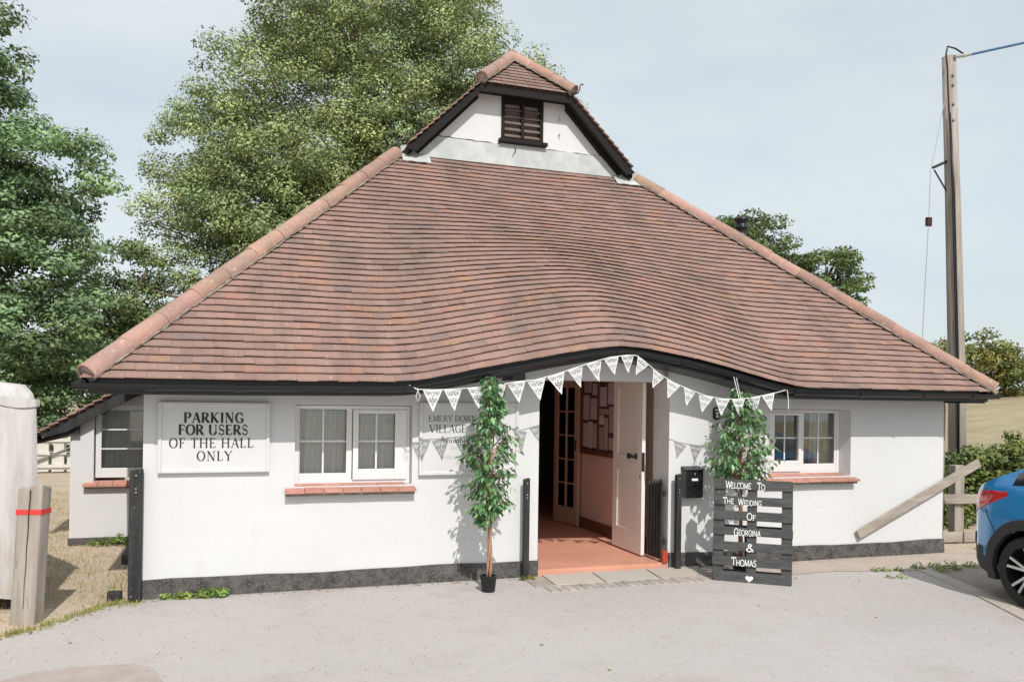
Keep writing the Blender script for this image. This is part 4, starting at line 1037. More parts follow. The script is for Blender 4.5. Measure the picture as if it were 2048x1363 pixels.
# ------------------------------------------------------------------ signs
def sign_board(name, label, x0, x1, z0, z1):
    t = thing(name, label, 'sign', ((x0 + x1) / 2, 0, z0))
    mb = MB(); mb.box((x0 + .03, -.030, z0 + .03), (x1 - .03, -.001, z1 - .03)); part('board', mb, M_signw, t)
    mb = MB(); y = -.045; w = .03
    mb.box((x0, y, z0), (x0 + w, -.001, z1)); mb.box((x1 - w, y, z0), (x1, -.001, z1)); mb.box((x0 + w, y, z1 - w), (x1 - w, -.001, z1)); mb.box((x0 + w, y, z0), (x1 - w, -.001, z0 + w))
    part('frame', mb, M_signw, t, bev=.006)
    return t
s1 = sign_board('parking_sign', 'white framed sign reading parking for users of the hall only', .115, 1.022, 1.062, 1.668)
def PW(x, z, d): return (x, -.030 - d, z)
for s, xa, xb_, z, T_, t_ in (('PARKING', .319, .812, 1.492, .23, .085), ('FOR USERS', .277, .855, 1.388, .225, .085), ('OF THE HALL', .204, .923, 1.277, .15, .062), ('ONLY', .425, .722, 1.165, .15, .062)):
    h = .086 if T_ > .15 else .082
    w = text_width(s); trk = ((xb_ - xa) / h - w) / len(s)
    mb = MB(); write(mb, s, xa, z, h, PW, T_, t_, trk=trk); part('lettering', mb, M_letter, s1)
s2 = sign_board('village_sign', 'white framed village hall sign behind the bunting and left potted tree', 2.358, 3.335, 1.01, 1.69)
for s, x, z, h, T_, t_, sf, m_ in (('EMERY DOWN', 2.445, 1.512, .058, .11, .05, True, 0), ('VILLAGE', 2.455, 1.408, .074, .12, .045, True, 0), ('HALL', 2.99, 1.408, .074, .12, .045, True, 0), ('Available', 2.556, 1.312, .064, .10, .05, False, 0),
                        ('for hire', 2.66, 1.245, .055, .08, .04, False, 1), ('enquiries', 2.57, 1.165, .05, .08, .04, False, 1), ('hall', 2.72, 1.105, .045, .08, .04, False, 1)):
    mb = MB(); write(mb, s, x, z, h, PW, T_, t_, serif=sf, trk=.06); part('small_lettering' if m_ else 'lettering', mb, M_letgrey if m_ else M_letter, s2)
# small black house sign
hs = thing('house_plaque', 'small black oval plaque with white marks above the mailbox', 'plaque', (5.57, 0, 1.55))
mb = MB(); poly = [(5.565 + .052 * math.copysign(abs(math.cos(t)) ** .6, math.cos(t)), 1.612 + .068 * math.copysign(abs(math.sin(t)) ** .6, math.sin(t))) for t in [2 * math.pi * k / 20 for k in range(20)]]
mb.prism(poly, lambda x, z: (x, -.012, z), lambda x, z: (x, -.001, z)); part('plate', mb, M_gutter, hs)
mb = MB(); mb.box((5.535, -.0135, 1.642), (5.595, -.0122, 1.656)); mb.box((5.545, -.0135, 1.605), (5.585, -.0122, 1.625)); 
mb.prism([(5.565 + .018 * math.cos(t), 1.58 + .016 * math.sin(t)) for t in [2 * math.pi * k / 10 for k in range(10)]], lambda x, z: (x, -.0135, z), lambda x, z: (x, -.0122, z)); part('marking', mb, M_letwhite, hs)
# mailbox
ml = thing('mailbox', 'black metal wall mailbox with a small white label', 'mailbox', (5.25, -.05, .73))
mb = MB(); mb.box((5.150, -.10, .735), (5.352, -.002, 1.02)); part('body', mb, M_gutter, ml, bev=.006)
mb = MB(); mb.hexa([(5.140, -.112, 1.021), (5.362, -.112, 1.021), (5.362, -.002, 1.021), (5.140, -.002, 1.021), (5.140, -.112, 1.030), (5.362, -.112, 1.030), (5.362, -.002, 1.06), (5.140, -.002, 1.06)]); part('lid', mb, M_gutter, ml, bev=.003)
mb = MB(); mb.box((5.215, -.103, .915), (5.285, -.1005, .938)); part('label_plate', mb, M_letwhite, ml)
mb = MB(); mb.lathe([(.001, -.01), (.010, -.008), (.010, 0), (.001, .001)], (5.25, -.100, .985), 10, 'y'); part('lock', mb, M_steel, ml)

# ------------------------------------------------------------------ posts along the wall
def bollard(x0, x1, y0, y1, z1, label, lean=0.0, bolts=True):
    t = thing('black_post', label, 'post', ((x0 + x1) / 2, (y0 + y1) / 2, 0), group='black posts along the front wall')
    mb = MB(); mb.hexa([(x0, y0, -.05), (x1, y0, -.05), (x1, y1, -.05), (x0, y1, -.05), (x0 + lean, y0, z1 - .012), (x1 + lean, y0, z1), (x1 + lean, y1, z1), (x0 + lean, y1, z1 - .012)])
    part('timber', mb, M_bpost, t, bev=.006)
    for z in (z1 - .05, z1 - .16, z1 - .19):
        m_ = MB(); m_.lathe([(.001, -.004), (.007, -.003), (.007, 0), (.001, .001)], ((x0 + x1) / 2 + lean, y0, z), 8, 'y'); part('bolt', m_, M_steel, t)
bollard(3.372, 3.430, -.125, -.07, .975, 'slim black post just left of the open doorway')
bollard(5.030, 5.088, -.125, -.07, .99, 'slim black post between the doorway and the mailbox')
bollard(-.092, .008, -.12, -.03, 1.105, 'thick black post at the left corner of the hall', lean=.003)
mb = MB(); mb.box((-.26, -.02, -.02), (-.15, .07, .075)); single('drain_box', mb, M_bpost, 'low black wooden stump in the grass left of the corner post', 'stump', (-.2, .02, 0), bev=.006)
mb = MB(); mb.box((-.34, 1.6, -.02), (-.04, 2.1, .10)); single('drain_slab', mb, M_plinth, 'dark flat block on the grass beside the hall wall near the annex', 'block', (-.2, 1.85, 0), bev=.01)

# wooden post with the red band
wp = thing('wooden_post', 'thick cracked grey wooden post with a red band', 'post', (-.74, -.58, 0))
mb = MB()
def rot(px, py, s=1): return (px, py)
b = [(-.845, -.60), (-.672, -.645), (-.632, -.51), (-.805, -.465)]; lx = .018
tp = [(x + .045, y + .03) for x, y in b]
mb.hexa([(*b[0], -.1), (*b[1], -.1), (*b[2], -.1), (*b[3], -.1), (*tp[0], 1.015), (*tp[1], 1.045), (*tp[2], 1.01), (*tp[3], 1.0)])
part('timber', mb, M_gwood, wp, bev=.012)
mb = MB(); e = .004
def at_h(h): t = (h + .1) / 1.12; return [(lerp(p[0], q[0], t), lerp(p[1], q[1], t)) for p, q in zip(b, tp)]
def ring(h, e):
    q = at_h(h); c = (sum(p[0] for p in q) / 4, sum(p[1] for p in q) / 4)
    return [(p[0] + (p[0] - c[0]) * e, p[1] + (p[1] - c[1]) * e, h) for p in q]
mb.hexa(ring(.815, .03) + ring(.855, .03)); part('red_band', mb, M_red, wp)
mb = MB(); pts = []
for i in range(14):
    h = lerp(.12, 1.0, i / 13); q = at_h(h); t = .52 + .012 * math.sin(i * 1.7); pts.append((lerp(q[0][0], q[1][0], t), lerp(q[0][1], q[1][1], t) - .003, h))
mb.tube(pts, [.002 + .003 * (i / 13) for i in range(14)], 5); part('crack', mb, M_iron, wp)

# draped canvas cover left of the post
cv = thing('canvas_cover', 'pale weathered canvas cover draped over a stall behind the banded post', 'canvas cover', (-2.2, .2, 0))
mb = MB()
def canv(x, y, z, n):  # gentle folds
    return (x, y, z)
cx0, cx1, cy0, cy1, H = -4.2, -.765, -.15, 1.7, 1.80
perim = []
def addseg(p, q, n):
    for i in range(n): perim.append((lerp(p[0], q[0], i / n), lerp(p[1], q[1], i / n)))
addseg((cx0, cy0), (cx1, cy0), 60); addseg((cx1, cy0), (cx1 - 1.0, cy1), 40); addseg((cx1 - 1.0, cy1), (cx0, cy1), 30); addseg((cx0, cy1), (cx0, cy0), 20)
NP = len(perim); rows = 18; vs = []
ccx, ccy = (cx0 + cx1) / 2, (cy0 + cy1) / 2
for j in range(rows + 4):
    for i, (x, y) in enumerate(perim):
        if j <= rows:
            z = lerp(.10, H - .16, j / rows); f = .010 * math.sin(i * 1.9 + .4 * math.sin(j * .5)) * (1 - .55 * j / rows) + .010 * math.sin(i * .37 + 1)
            nx_, ny_ = x - ccx, y - ccy; l = math.hypot(nx_, ny_)
            flare = .0 + .05 * (1 - j / rows)
            vs.append((x + nx_ / l * (f + flare), y + ny_ / l * (f + flare), z + .02 * math.sin(i * .5) * (j == 0)))
        else:
            k = j - rows; s = (1 - .035 * k * k * .5); z = H - .16 + (.08, .12, .15)[k - 1] + (.09 * (cx1 - x) / 1.0 if x > -2.2 else .1)
            vs.append((ccx + (x - ccx) * (1 - .02 * k), ccy + (y - ccy) * (1 - .03 * k), z))
R_ = rows + 4
for j in range(R_ - 1):
    for i in range(NP): mb.f.append((j * NP + i, j * NP + (i + 1) % NP, (j + 1) * NP + (i + 1) % NP, (j + 1) * NP + i)); mb.c.append((1, 1, 1))
mb.v = vs; mb.f.append(tuple((R_ - 1) * NP + i for i in range(NP))); mb.c.append((1, 1, 1))
part('canvas', mb, M_canvas, cv, smooth=True)
mb = MB(); vs = []
for i, (x, y) in enumerate(perim[:101]):
    sc = .045 * abs(math.sin(i * math.pi / 6)); nx_, ny_ = x - ccx, y - ccy; l = math.hypot(nx_, ny_); o_ = .026
    zt = H - .13 + (.09 * (cx1 - x) if x > -2.2 else .1)
    vs += [(x + nx_ / l * .03, y + ny_ / l * .03, zt), (x + nx_ / l * o_, y + ny_ / l * o_, zt - .05 - sc * .6)]
mb.add(vs, [(2 * i, 2 * i + 2, 2 * i + 3, 2 * i + 1) for i in range(100)])
part('valance', mb, M_canvas, cv, smooth=True)
for x_ in (-.95, -3.9):
    mb = MB(); mb.tube([(x_, -.05, -.02), (x_, -.05, .3)], .03, 8); part('leg', mb, M_iron, cv)

# ------------------------------------------------------------------ pallet sign
PB, PC = Vector((5.14, -.62, 0)), Vector((5.72, -1.07, 0))
pw = (PC - PB).length; ang = math.atan2(PC.y - PB.y, PC.x - PB.x)
pl = thing('pallet_sign', 'charcoal painted upright pallet lettered with a wedding welcome', 'pallet sign', tuple(PB), ang, local=True)
PH, lean = .98, .10
def pp(x, z, d): # d = in front (-y local); whole pallet leans back a little
    return (x, -d + lean * z / PH, z)
rows_ = [(.885, .98), (.735, .818), (.59, .677), (.445, .522), (.300, .382), (.155, .245), (.003, .102)]
for i, (z0, z1) in enumerate(rows_):
    m_ = MB(); e0, e1 = random.uniform(-.004, .006), random.uniform(-.004, .006); t_ = .018
    m_.hexa([pp(e0, z0, .0), pp(pw + e1, z0, .0), pp(pw + e1, z0, -t_), pp(e0, z0, -t_), pp(e0, z1, .0), pp(pw + e1, z1 + random.uniform(-.003, .003), .0), pp(pw + e1, z1, -t_), pp(e0, z1, -t_)])
    part('plank', m_, M_pallet, pl, bev=.003)
for (xa, xb_) in ((.0, .10), (pw * .43, pw * .55), (pw - .10, pw)):
    m_ = MB(); m_.hexa([pp(xa, .01, -.0185), pp(xb_, .01, -.0185), pp(xb_, .01, -.10), pp(xa, .01, -.10), pp(xa, .97, -.0185), pp(xb_, .97, -.0185), pp(xb_, .97, -.10), pp(xa, .97, -.10)])
    part('stringer', m_, M_pallet, pl, bev=.003)
for (z0, z1) in ((.02, .10), (.45, .53)):
    m_ = MB(); m_.hexa([pp(0, z0, -.1005), pp(pw, z0, -.1005), pp(pw, z0, -.116), pp(0, z0, -.116), pp(0, z1, -.1005), pp(pw, z1, -.1005), pp(pw, z1, -.116), pp(0, z1, -.116)])
    part('back_plank', m_, M_pallet, pl)
m_ = MB(); m_.beam((.30, .20, .42), (.30, .42, .02), .03, .02); part('prop', m_, M_pallet, pl)
for s, xa, z, h, wd in (('WELCOME', .108, .893, .076, .262), ('TO', .405, .885, .078, .080), ('THE', .090, .743, .070, .108), ('WEDDING', .232, .735, .070, .235), ('OF', .315, .597, .070, .090), ('GEORGINA', .195, .446, .074, .272), ('&', .315, .300, .078, .085), ('THOMAS', .180, .160, .080, .250)):
    small = .80 if len(s) > 1 else None
    tw = sum(G[c][0] * (1 if i == 0 else (small or 1)) for i, c in enumerate(s)); f = wd / (tw * h); h *= .92
    def PP(x, z_, d, xa=xa, f=f): return pp(xa + (x - xa) * f, z_, d)
    mb = MB(); write(mb, s, xa, z, h, PP, .12, .12, serif=False, jitter=.04, small=small, th=.0035)
    o = part('lettering', mb, M_letwhite, pl, kind='stuff' if False else None)
hp = []
for k in range(24):
    t = 2 * math.pi * k / 24; hp.append((.348 + .0023 * 16 * math.sin(t) ** 3, .045 + .0021 * (13 * math.cos(t) - 5 * math.cos(2 * t) - 2 * math.cos(3 * t) - math.cos(4 * t))))
mb = MB(); mb.add([pp(x, z, .0035) for x, z in hp], [tuple(range(24))])
part('heart', mb, M_letwhite, pl)


# ------------------------------------------------------------------ bunting
bt = thing('bunting', 'string of white lace triangle bunting hung under the eaves over the doorway', 'bunting', (4.2, -.5, 1.9))
BY = -.50
SP = [(2.23, 1.804), (2.37, 1.802), (2.55, 1.81), (2.78, 1.832), (2.96, 1.853), (3.14, 1.888), (3.33, 1.911), (3.53, 1.965), (3.72, 2.03), (3.91, 2.091), (4.08, 2.139), (4.25, 2.163), (4.33, 2.165), (4.36, 2.161), (4.44, 2.111), (4.59, 2.0), (4.76, 1.912), (4.94, 1.847), (5.12, 1.791), (5.31, 1.764), (5.49, 1.762), (5.67, 1.784), (5.84, 1.817), (5.98, 1.845)]
mb = MB(); mb.tube([(x, BY, z) for x, z in SP] + [(6.08, -.47, 1.868)], .004, 5); mb.tube([(2.23, BY, 1.804), (2.17, -.46, 1.84)], .004, 5)
mb.tube([(6.07, BY, 1.865), (6.085, BY, 1.77), (6.088, BY, 1.668)], .004, 5); mb.tube([(5.50, BY, 1.768), (5.47, -.47, 1.93), (5.46, -.46, 1.99)], .004, 5); mb.tube([(5.52, BY, 1.768), (5.48, -.47, 1.99)], .003, 5)
mb.tube([(2.23, BY, 1.815), (2.26, BY, 1.74), (2.24, BY, 1.70), (2.22, BY, 1.74), (2.24, BY, 1.80)], .003, 5)
part('cord', mb, M_string, bt)
def lace_flag(w=.185, h=.205, N=30, seed=0):
    mb = MB(); c = w / N; M_ = int(h / c); idx = {}
    def vid(i, j):
        if (i, j) not in idx:
            hw = w / 2 * (1 - j * c / h); x = -w / 2 + i * c; x = max(-hw, min(hw, x)); idx[(i, j)] = len(mb.v); mb.v.append((x, .006 * math.sin(j * .35) * j / M_, -min(h, j * c)))
        return idx[(i, j)]
    for j in range(M_ + 1):
        hw = w / 2 * (1 - (j + .5) * c / h)
        for i in range(N):
            x = -w / 2 + (i + .5) * c
            if abs(x) > hw + c * .5: continue
            z = (j + .5) * c; edge_d = min(z, (hw - abs(x)) * .91)
            p = math.sin((abs(x) * 210) + math.cos(z * 130 + seed) * 1.6) * math.sin(z * 230 + math.sin(abs(x) * 170) * 1.5)
            if edge_d > c * 2.2 and p > .26: continue
            q = (vid(i, j), vid(i, j + 1), vid(i + 1, j + 1), vid(i + 1, j))
            mb.f.append(q); mb.c.append((1, 1, 1))
    return mb.mesh('flag', M_lace)
fm = [lace_flag(seed=s) for s in (0, 1.3)]
FL = [2.368, 2.553, 2.765, 2.956, 3.142, 3.335, 3.527, 3.722, 3.91, 4.085, 4.257, 4.427, 4.594, 4.757, 4.935, 5.118, 5.306, 5.491, 5.672, 5.838]
for i, x in enumerate(FL):
    z = float(np.interp(x, [p[0] for p in SP], [p[1] for p in SP])); dz = float(np.interp(x + .07, [p[0] for p in SP], [p[1] for p in SP]) - np.interp(x - .07, [p[0] for p in SP], [p[1] for p in SP]))
    o = raw_obj('flag', fm[i % 2], bt)
    s = .84 if i > 8 else .95
    o.location = (x - 4.2, BY + .5 - .002, z - 1.9); o.rotation_euler = (random.uniform(-.10, .04), -math.atan2(dz, .14), random.uniform(-.25, .25)); o.scale = (s, s, s)

# ------------------------------------------------------------------ potted ficus trees
def leaf_mesh(nm, L, Wd, tint):
    mb = MB().tint(tint)
    c = .22 * Wd
    mb.add([(0, 0, 0), (Wd * .5, L * .38, c), (Wd * .34, L * .72, c * .4), (0, L, -L * .12), (-Wd * .34, L * .72, c * .4), (-Wd * .5, L * .38, c), (0, L * .4, -.001)],
           [(0, 1, 6), (1, 2, 6), (2, 3, 6), (3, 4, 6), (4, 5, 6), (5, 0, 6)])
    return mb.mesh(nm, M_leafF, smooth=False)
LM = [leaf_mesh('leaf', L, Wd, t) for L, Wd, t in ((.085, .042, (1, 1, 1)), (.075, .038, (.7, .8, .8)), (.09, .042, (1.9, 1.65, 1.5)), (.07, .036, (1.25, 1.3, .9)), (.08, .038, (3.6, 2.7, 3.6)))]
def ficus(x, y, label, z_lo, z_hi, prof, n, seed, twist=True):
    rg = random.Random(seed)
    t = thing('potted_ficus', label, 'potted tree', (x, y, 0), group='artificial ficus trees by the doorway')
    mb = MB(); mb.lathe([(.06, 0.0), (.074, .13), (.078, .13), (.078, .145), (.068, .145), (.066, .12)], (x, y, .004), 20); part('pot', mb, M_pot, t, smooth=False)
    mb = MB(); mb.lathe([(.001, .119), (.064, .118), (.064, .10), (.001, .10)], (x, y, .004), 16); part('soil', mb, M_soil, t)
    stems = MB()
    for ph in (0, 2.1, 4.2):
        pts = []
        for i in range(22):
            z = .12 + (z_hi - .25) * i / 21; a = ph + z * 6; rr = .014 + .004 * math.sin(z * 9) + (0.03 * max(0, z - z_lo) if z > z_lo else 0)
            pts.append((x + math.cos(a) * rr + .008 * math.sin(z * 4), y + math.sin(a) * rr, z))
        stems.tube(pts, [.013 - .008 * i / 21 for i in range(22)], 7)
    part('trunk', stems, M_stem, t, smooth=True)
    tw = MB(); leaves = []
    K = n // 9
    for b_ in range(K):
        u = (b_ + rg.random()) / K; z = lerp(z_lo, z_hi, u); rad = float(np.interp(u, *prof)); a = rg.uniform(0, 2 * math.pi)
        rr = rad * rg.uniform(.55, 1.0)
        tip = Vector((x + math.cos(a) * rr, y + math.sin(a) * rr, z + rg.uniform(-.05, .04)))
        base = Vector((x, y, max(z_lo + .02, z - .10 - rr * .3)))
        mid = base.lerp(tip, .55) + Vector((0, 0, .05))
        tw.tube([base, mid, tip], [.004, .003, .0015], 4, caps=False)
        for q in range(9):
            f = .25 + .75 * (q + rg.random()) / 9
            p = (base.lerp(mid, f * 2) if f < .5 else mid.lerp(tip, f * 2 - 1)) + Vector((rg.uniform(-.02, .02), rg.uniform(-.02, .02), rg.uniform(-.02, .02)))
            yaw = math.atan2(tip.y - base.y, tip.x - base.x) - math.pi / 2 + rg.uniform(-1.1, 1.1)
            pitch = rg.uniform(-1.25, -.15); roll = rg.uniform(-.5, .5)
            Mx = Matrix.Translation(p) @ Matrix.Rotation(yaw, 4, 'Z') @ Matrix.Rotation(pitch, 4, 'X') @ Matrix.Rotation(roll, 4, 'Y')
            k = rg.choices([0, 1, 2, 3, 4], [4, 4, 3, 3, 2])[0]
            leaves.append((Mx, k, rg.uniform(.6, 1.0)))
    part('twigs', tw, M_stem, t)
    camp = Vector((.71, -7.58, 1.72)); leaves.sort(key=lambda l: (l[0].translation - camp).length)
    for (Mx, k, s) in leaves[:300]:
        o = raw_obj('leaf', LM[k], t); o.matrix_local = Matrix.Translation((-x, -y, 0)) @ Mx @ Matrix.Scale(s, 4)
    fo = MB()
    TT = ((1, 1, 1), (.7, .8, .8), (1.7, 1.5, 1.3), (1.25, 1.3, .9), (3.6, 2.7, 3.6))
    for (Mx, k, s) in leaves[300:]:
        me = LM[k]; fo.tint(TT[k]); fo.add([Mx @ (v.co * s) for v in me.vertices], [tuple(p.vertices) for p in me.polygons])
    part('foliage', fo, M_leafF, t, kind='stuff')
ficus(2.905, -.50, 'taller potted ficus standing in front of the village hall sign', .62, 1.93,
      ([0, .08, .2, .35, .5, .62, .72, .85, 1.0], [.10, .19, .24, .24, .30, .27, .17, .14, .06]), 1500, 3)
ficus(5.60, -.40, 'bushy potted ficus standing behind the pallet sign', .88, 1.86,
      ([0, .1, .3, .5, .7, .85, 1.0], [.16, .30, .40, .40, .27, .14, .07]), 1450, 5)

# ------------------------------------------------------------------ fences and leaning board at the right
fn = thing('post_and_rail_fence', 'weathered post and rail fence running right from the hall corner', 'fence', (9.4, .45, 0))
for (xx, yy, h) in ((9.42, .52, .98), (11.4, .25, 1.0), (13.3, 0, 1.0)):
    mb = MB(); mb.box((xx - .075, yy - .05, -.1), (xx + .075, yy + .06, h)); part('post', mb, M_gwood, fn, bev=.008)
for (z0, z1, xa, xb_) in ((.50, .62, 8.80, 11.5), (.50, .62, 11.52, 13.4), (.02, .15, 8.80, 9.42), (.02, .15, 9.44, 11.5)):
    ya = lambda q: .445 - (q - 9.42) * .136
    mb = MB(); mb.hexa([(xa, ya(xa) - .03, z0), (xb_, ya(xb_) - .03, z0), (xb_, ya(xb_), z0), (xa, ya(xa), z0), (xa, ya(xa) - .03, z1), (xb_, ya(xb_) - .03, z1), (xb_, ya(xb_), z1), (xa, ya(xa), z1)])
    part('rail', mb, M_gwoodh, fn, bev=.005)
mb = MB(); mb.beam((7.39, -.035, .265), (9.10, -.02, 1.045), .03, .095, up=(0, -1, .0001))
mb = MB()
p, q = Vector((7.39, -.040, .262)), Vector((9.14, -.055, 1.055)); d = (q - p).normalized(); up = Vector((0, -1, 0)); s_ = d.cross(up).normalized() * .052; t_ = Vector((0, -.014, 0))
mb.hexa([p - s_ - t_, q - s_ - t_, q - s_ + t_, p - s_ + t_, p + s_ - t_, q + s_ - t_, q + s_ + t_, p + s_ + t_])
lb = single('leaning_board', mb, M_gwoodh, 'long weathered board slanting across the white wall to the fence', 'board', (8.2, 0, .6), bev=.005)
mb = MB(); mb.box((7.41, -.052, .255), (7.425, -.045, .33)); o = part('end_mark', mb, M_brownw, lb)
mb = MB(); mb.box((9.5, 2.2, .86), (14, 2.26, .93)); mb.box((9.6, 2.18, -.1), (9.7, 2.28, .98)); mb.box((13.5, 2.18, -.1), (13.6, 2.28, .98))
single('field_rail', mb, M_bpost, 'dark wooden rail across the edge of the straw field', 'rail', (11, 2.2, 0))

# utility pole
up_ = thing('utility_pole', 'tall weathered wooden utility pole behind the hall corner', 'utility pole', (11.55, 2.48, 0))
mb = MB(); mb.tube([(11.55, 2.48, -.5), (11.53, 2.5, 2), (11.42, 2.53, 5), (11.33, 2.56, 7.22)], [.135, .128, .112, .10], 20); part('pole', mb, M_gwood, up_, smooth=True)
mb = MB(); mb.tube([(11.415, 2.36, 0), (11.395, 2.37, 2), (11.295, 2.41, 5), (11.225, 2.46, 6.6), (11.20, 2.46, 7.0), (11.17, 2.46, 7.2), (11.2, 2.46, 7.33), (11.36, 2.46, 7.32), (11.5, 2.44, 7.25)], .013, 7); part('cable', mb, M_iron, up_, smooth=True)
mb = MB(); mb.tube([(11.445, 2.36, 0), (11.425, 2.37, 2), (11.325, 2.41, 5), (11.255, 2.45, 6.3)], .014, 7); part('conduit', mb, M_gutter, up_, smooth=True)
for z in (6.9, 6.75, 6.45, 6.2):
    mb = MB(); mb.lathe([(.001, -.02), (.022, -.018), (.022, 0), (.001, .001)], (11.30 + (7.2 - z) * .03, 2.46 - .01, z), 8, 'y'); part('bolt', mb, M_steel, up_)
mb = MB(); mb.tube([(11.32, 2.44, 7.18), (11.5, 2.43, 7.22), (11.62, 2.42, 7.26)], .03, 8); part('clamp', mb, M_steel, up_)
mb = MB(); mb.tube([(11.40, 2.5, 5.62), (11.10, 2.62, 5.47)], .022, 8); mb.tube([(11.40, 2.52, 4.95), (11.13, 2.62, 5.44)], .012, 6); part('stay_bracket', mb, M_iron, up_)
mb = MB(); mb.tube([(11.27, 2.56, 6.55), (11.08, 2.64, 5.42), (11.06, 2.64, 4.72)], .007, 5); mb.tube([(11.05, 2.64, 4.52), (11.0, 2.67, 3.0), (10.95, 2.69, 0)], .007, 5); part('stay_wire', mb, M_steel, up_)
mb = MB(); mb.box((11.01, 2.61, 4.55), (11.10, 2.67, 4.69)); part('stay_insulator', mb, mat('dark_red_insulator', (.06, .02, .02), .4), up_, bev=.01)
mb = MB(); pts = [(11.58, 2.43, 7.24)]
for i in range(1, 14): t = i / 13; pts.append((11.58 + 14 * t, 2.43 - 4.2 * t, 7.24 + 5.6 * t - 2.2 * t * (1 - t)))
mb.tube(pts, .02, 7)
single('overhead_cable', mb, M_cable, 'thick blue overhead cable leaving the top of the pole', 'cable', (11.6, 2.4, 7.24))

# white fence far behind at the left
wf = thing('white_field_fence', 'white boarded fence far behind the annex', 'fence', (-3.0, 12.6, 0))
for i in range(18):
    x = -6.0 + i * .3; mb = MB(); h = .80 + .05 * (i % 2)
    mb.prism([(x, .03), (x + .24, .03), (x + .24, h - .08), (x + .12, h), (x, h - .08)], lambda a, z: (a, 12.6, z), lambda a, z: (a, 12.63, z)); part('panel', mb, M_wfence, wf)
for z in (.12, .40, .68):
    mb = MB(); mb.box((-6.1, 12.56, z), (-.7, 12.598, z + .07)); part('rail', mb, M_wfence, wf)
mb = MB(); mb.beam((-3.6, 12.54, .15), (-2.2, 12.54, .75), .02, .07, up=(0, -1, .0001)); part('brace', mb, mat('grey_brace', (.3, .28, .26), .8), wf)
for x in (-3.02, -2.70):
    mb = MB(); mb.box((x, 12.52, .50), (x + .06, 12.545, .62)); mb.box((x, 12.52, .42), (x + .06, 12.545, .45)); part('black_latch', mb, M_iron, wf)

# ------------------------------------------------------------------ foliage
def clumps(blobs, total, rc, surf=.75):
    vol = np.array([b[3] * b[4] * b[5] for b in blobs]) ** .75; vol /= vol.sum(); out = []
    for b, v in zip(blobs, vol):
        n = max(3, int(total * v)); d = rng.normal(size=(n, 3)); d /= np.linalg.norm(d, axis=1)[:, None]
        r_ = np.where(rng.random(n) < surf, rng.uniform(.78, 1.02, n), rng.uniform(.2, .8, n))
        out.append(np.array(b[:3]) + d * r_[:, None] * np.array(b[3:6]))
    c = np.concatenate(out); return c, rc * rng.uniform(.55, 1.35, len(c))
def leaves_mesh(name, cents, rads, n_per, size, m, flat=.62, tint_rng=(.6, 1.35), hue=(1, 1, 1), hue2=(1.35, 1.2, .9), droop=.25, jit=.9):
    N = len(cents); n = (n_per * (rads / rads.mean()) ** 1.6).astype(int) + 3; idx = np.repeat(np.arange(N), n); T = len(idx)
    d = rng.normal(size=(T, 3)); d /= np.linalg.norm(d, axis=1)[:, None]; d[:, 2] = np.where(d[:, 2] < 0, d[:, 2] * .55, d[:, 2])
    r_ = rng.uniform(.35, 1.05, T) ** .6
    pos = cents[idx] + d * (r_ * rads[idx])[:, None] * np.array([1, 1, flat]) + rng.normal(size=(T, 3)) * size * .3
    nrm = d * .8 + np.array([0, -.1, .65]) + rng.normal(size=(T, 3)) * jit * .75; nrm /= np.linalg.norm(nrm, axis=1)[:, None]
    a = rng.normal(size=(T, 3)); u = np.cross(nrm, a); u /= np.linalg.norm(u, axis=1)[:, None]; w = np.cross(nrm, u)
    s = size * rng.uniform(.6, 1.25, T)[:, None]
    v = np.stack([pos - u * s * .62, pos - w * s * .36 + nrm * s * .06, pos + u * s * .62, pos + w * s * .36 + nrm * s * .06], axis=1).reshape(-1, 3)
    me = bpy.data.meshes.new(name); me.vertices.add(4 * T); me.vertices.foreach_set('co', v.astype(np.float32).ravel())
    me.loops.add(4 * T); me.loops.foreach_set('vertex_index', np.arange(4 * T, dtype=np.int32)); me.polygons.add(T)
    me.polygons.foreach_set('loop_start', np.arange(0, 4 * T, 4, dtype=np.int32))
    try: me.polygons.foreach_set('loop_total', np.full(T, 4, dtype=np.int32))
    except Exception: pass
    me.update(calc_edges=True); me.materials.append(m)
    cl = rng.uniform(*tint_rng, N)[idx] * rng.uniform(.75, 1.25, T); mixh = (rng.random(N)[idx] * .7 + rng.random(T) * .3)[:, None]
    colr = (np.array(hue) * (1 - mixh) + np.array(hue2) * mixh) * cl[:, None]
    c4 = np.repeat(np.concatenate([colr, np.ones((T, 1))], axis=1), 4, axis=0).astype(np.float32)
    at = me.attributes.new('tint', 'FLOAT_COLOR', 'POINT'); at.data.foreach_set('color', c4.ravel())
    return me
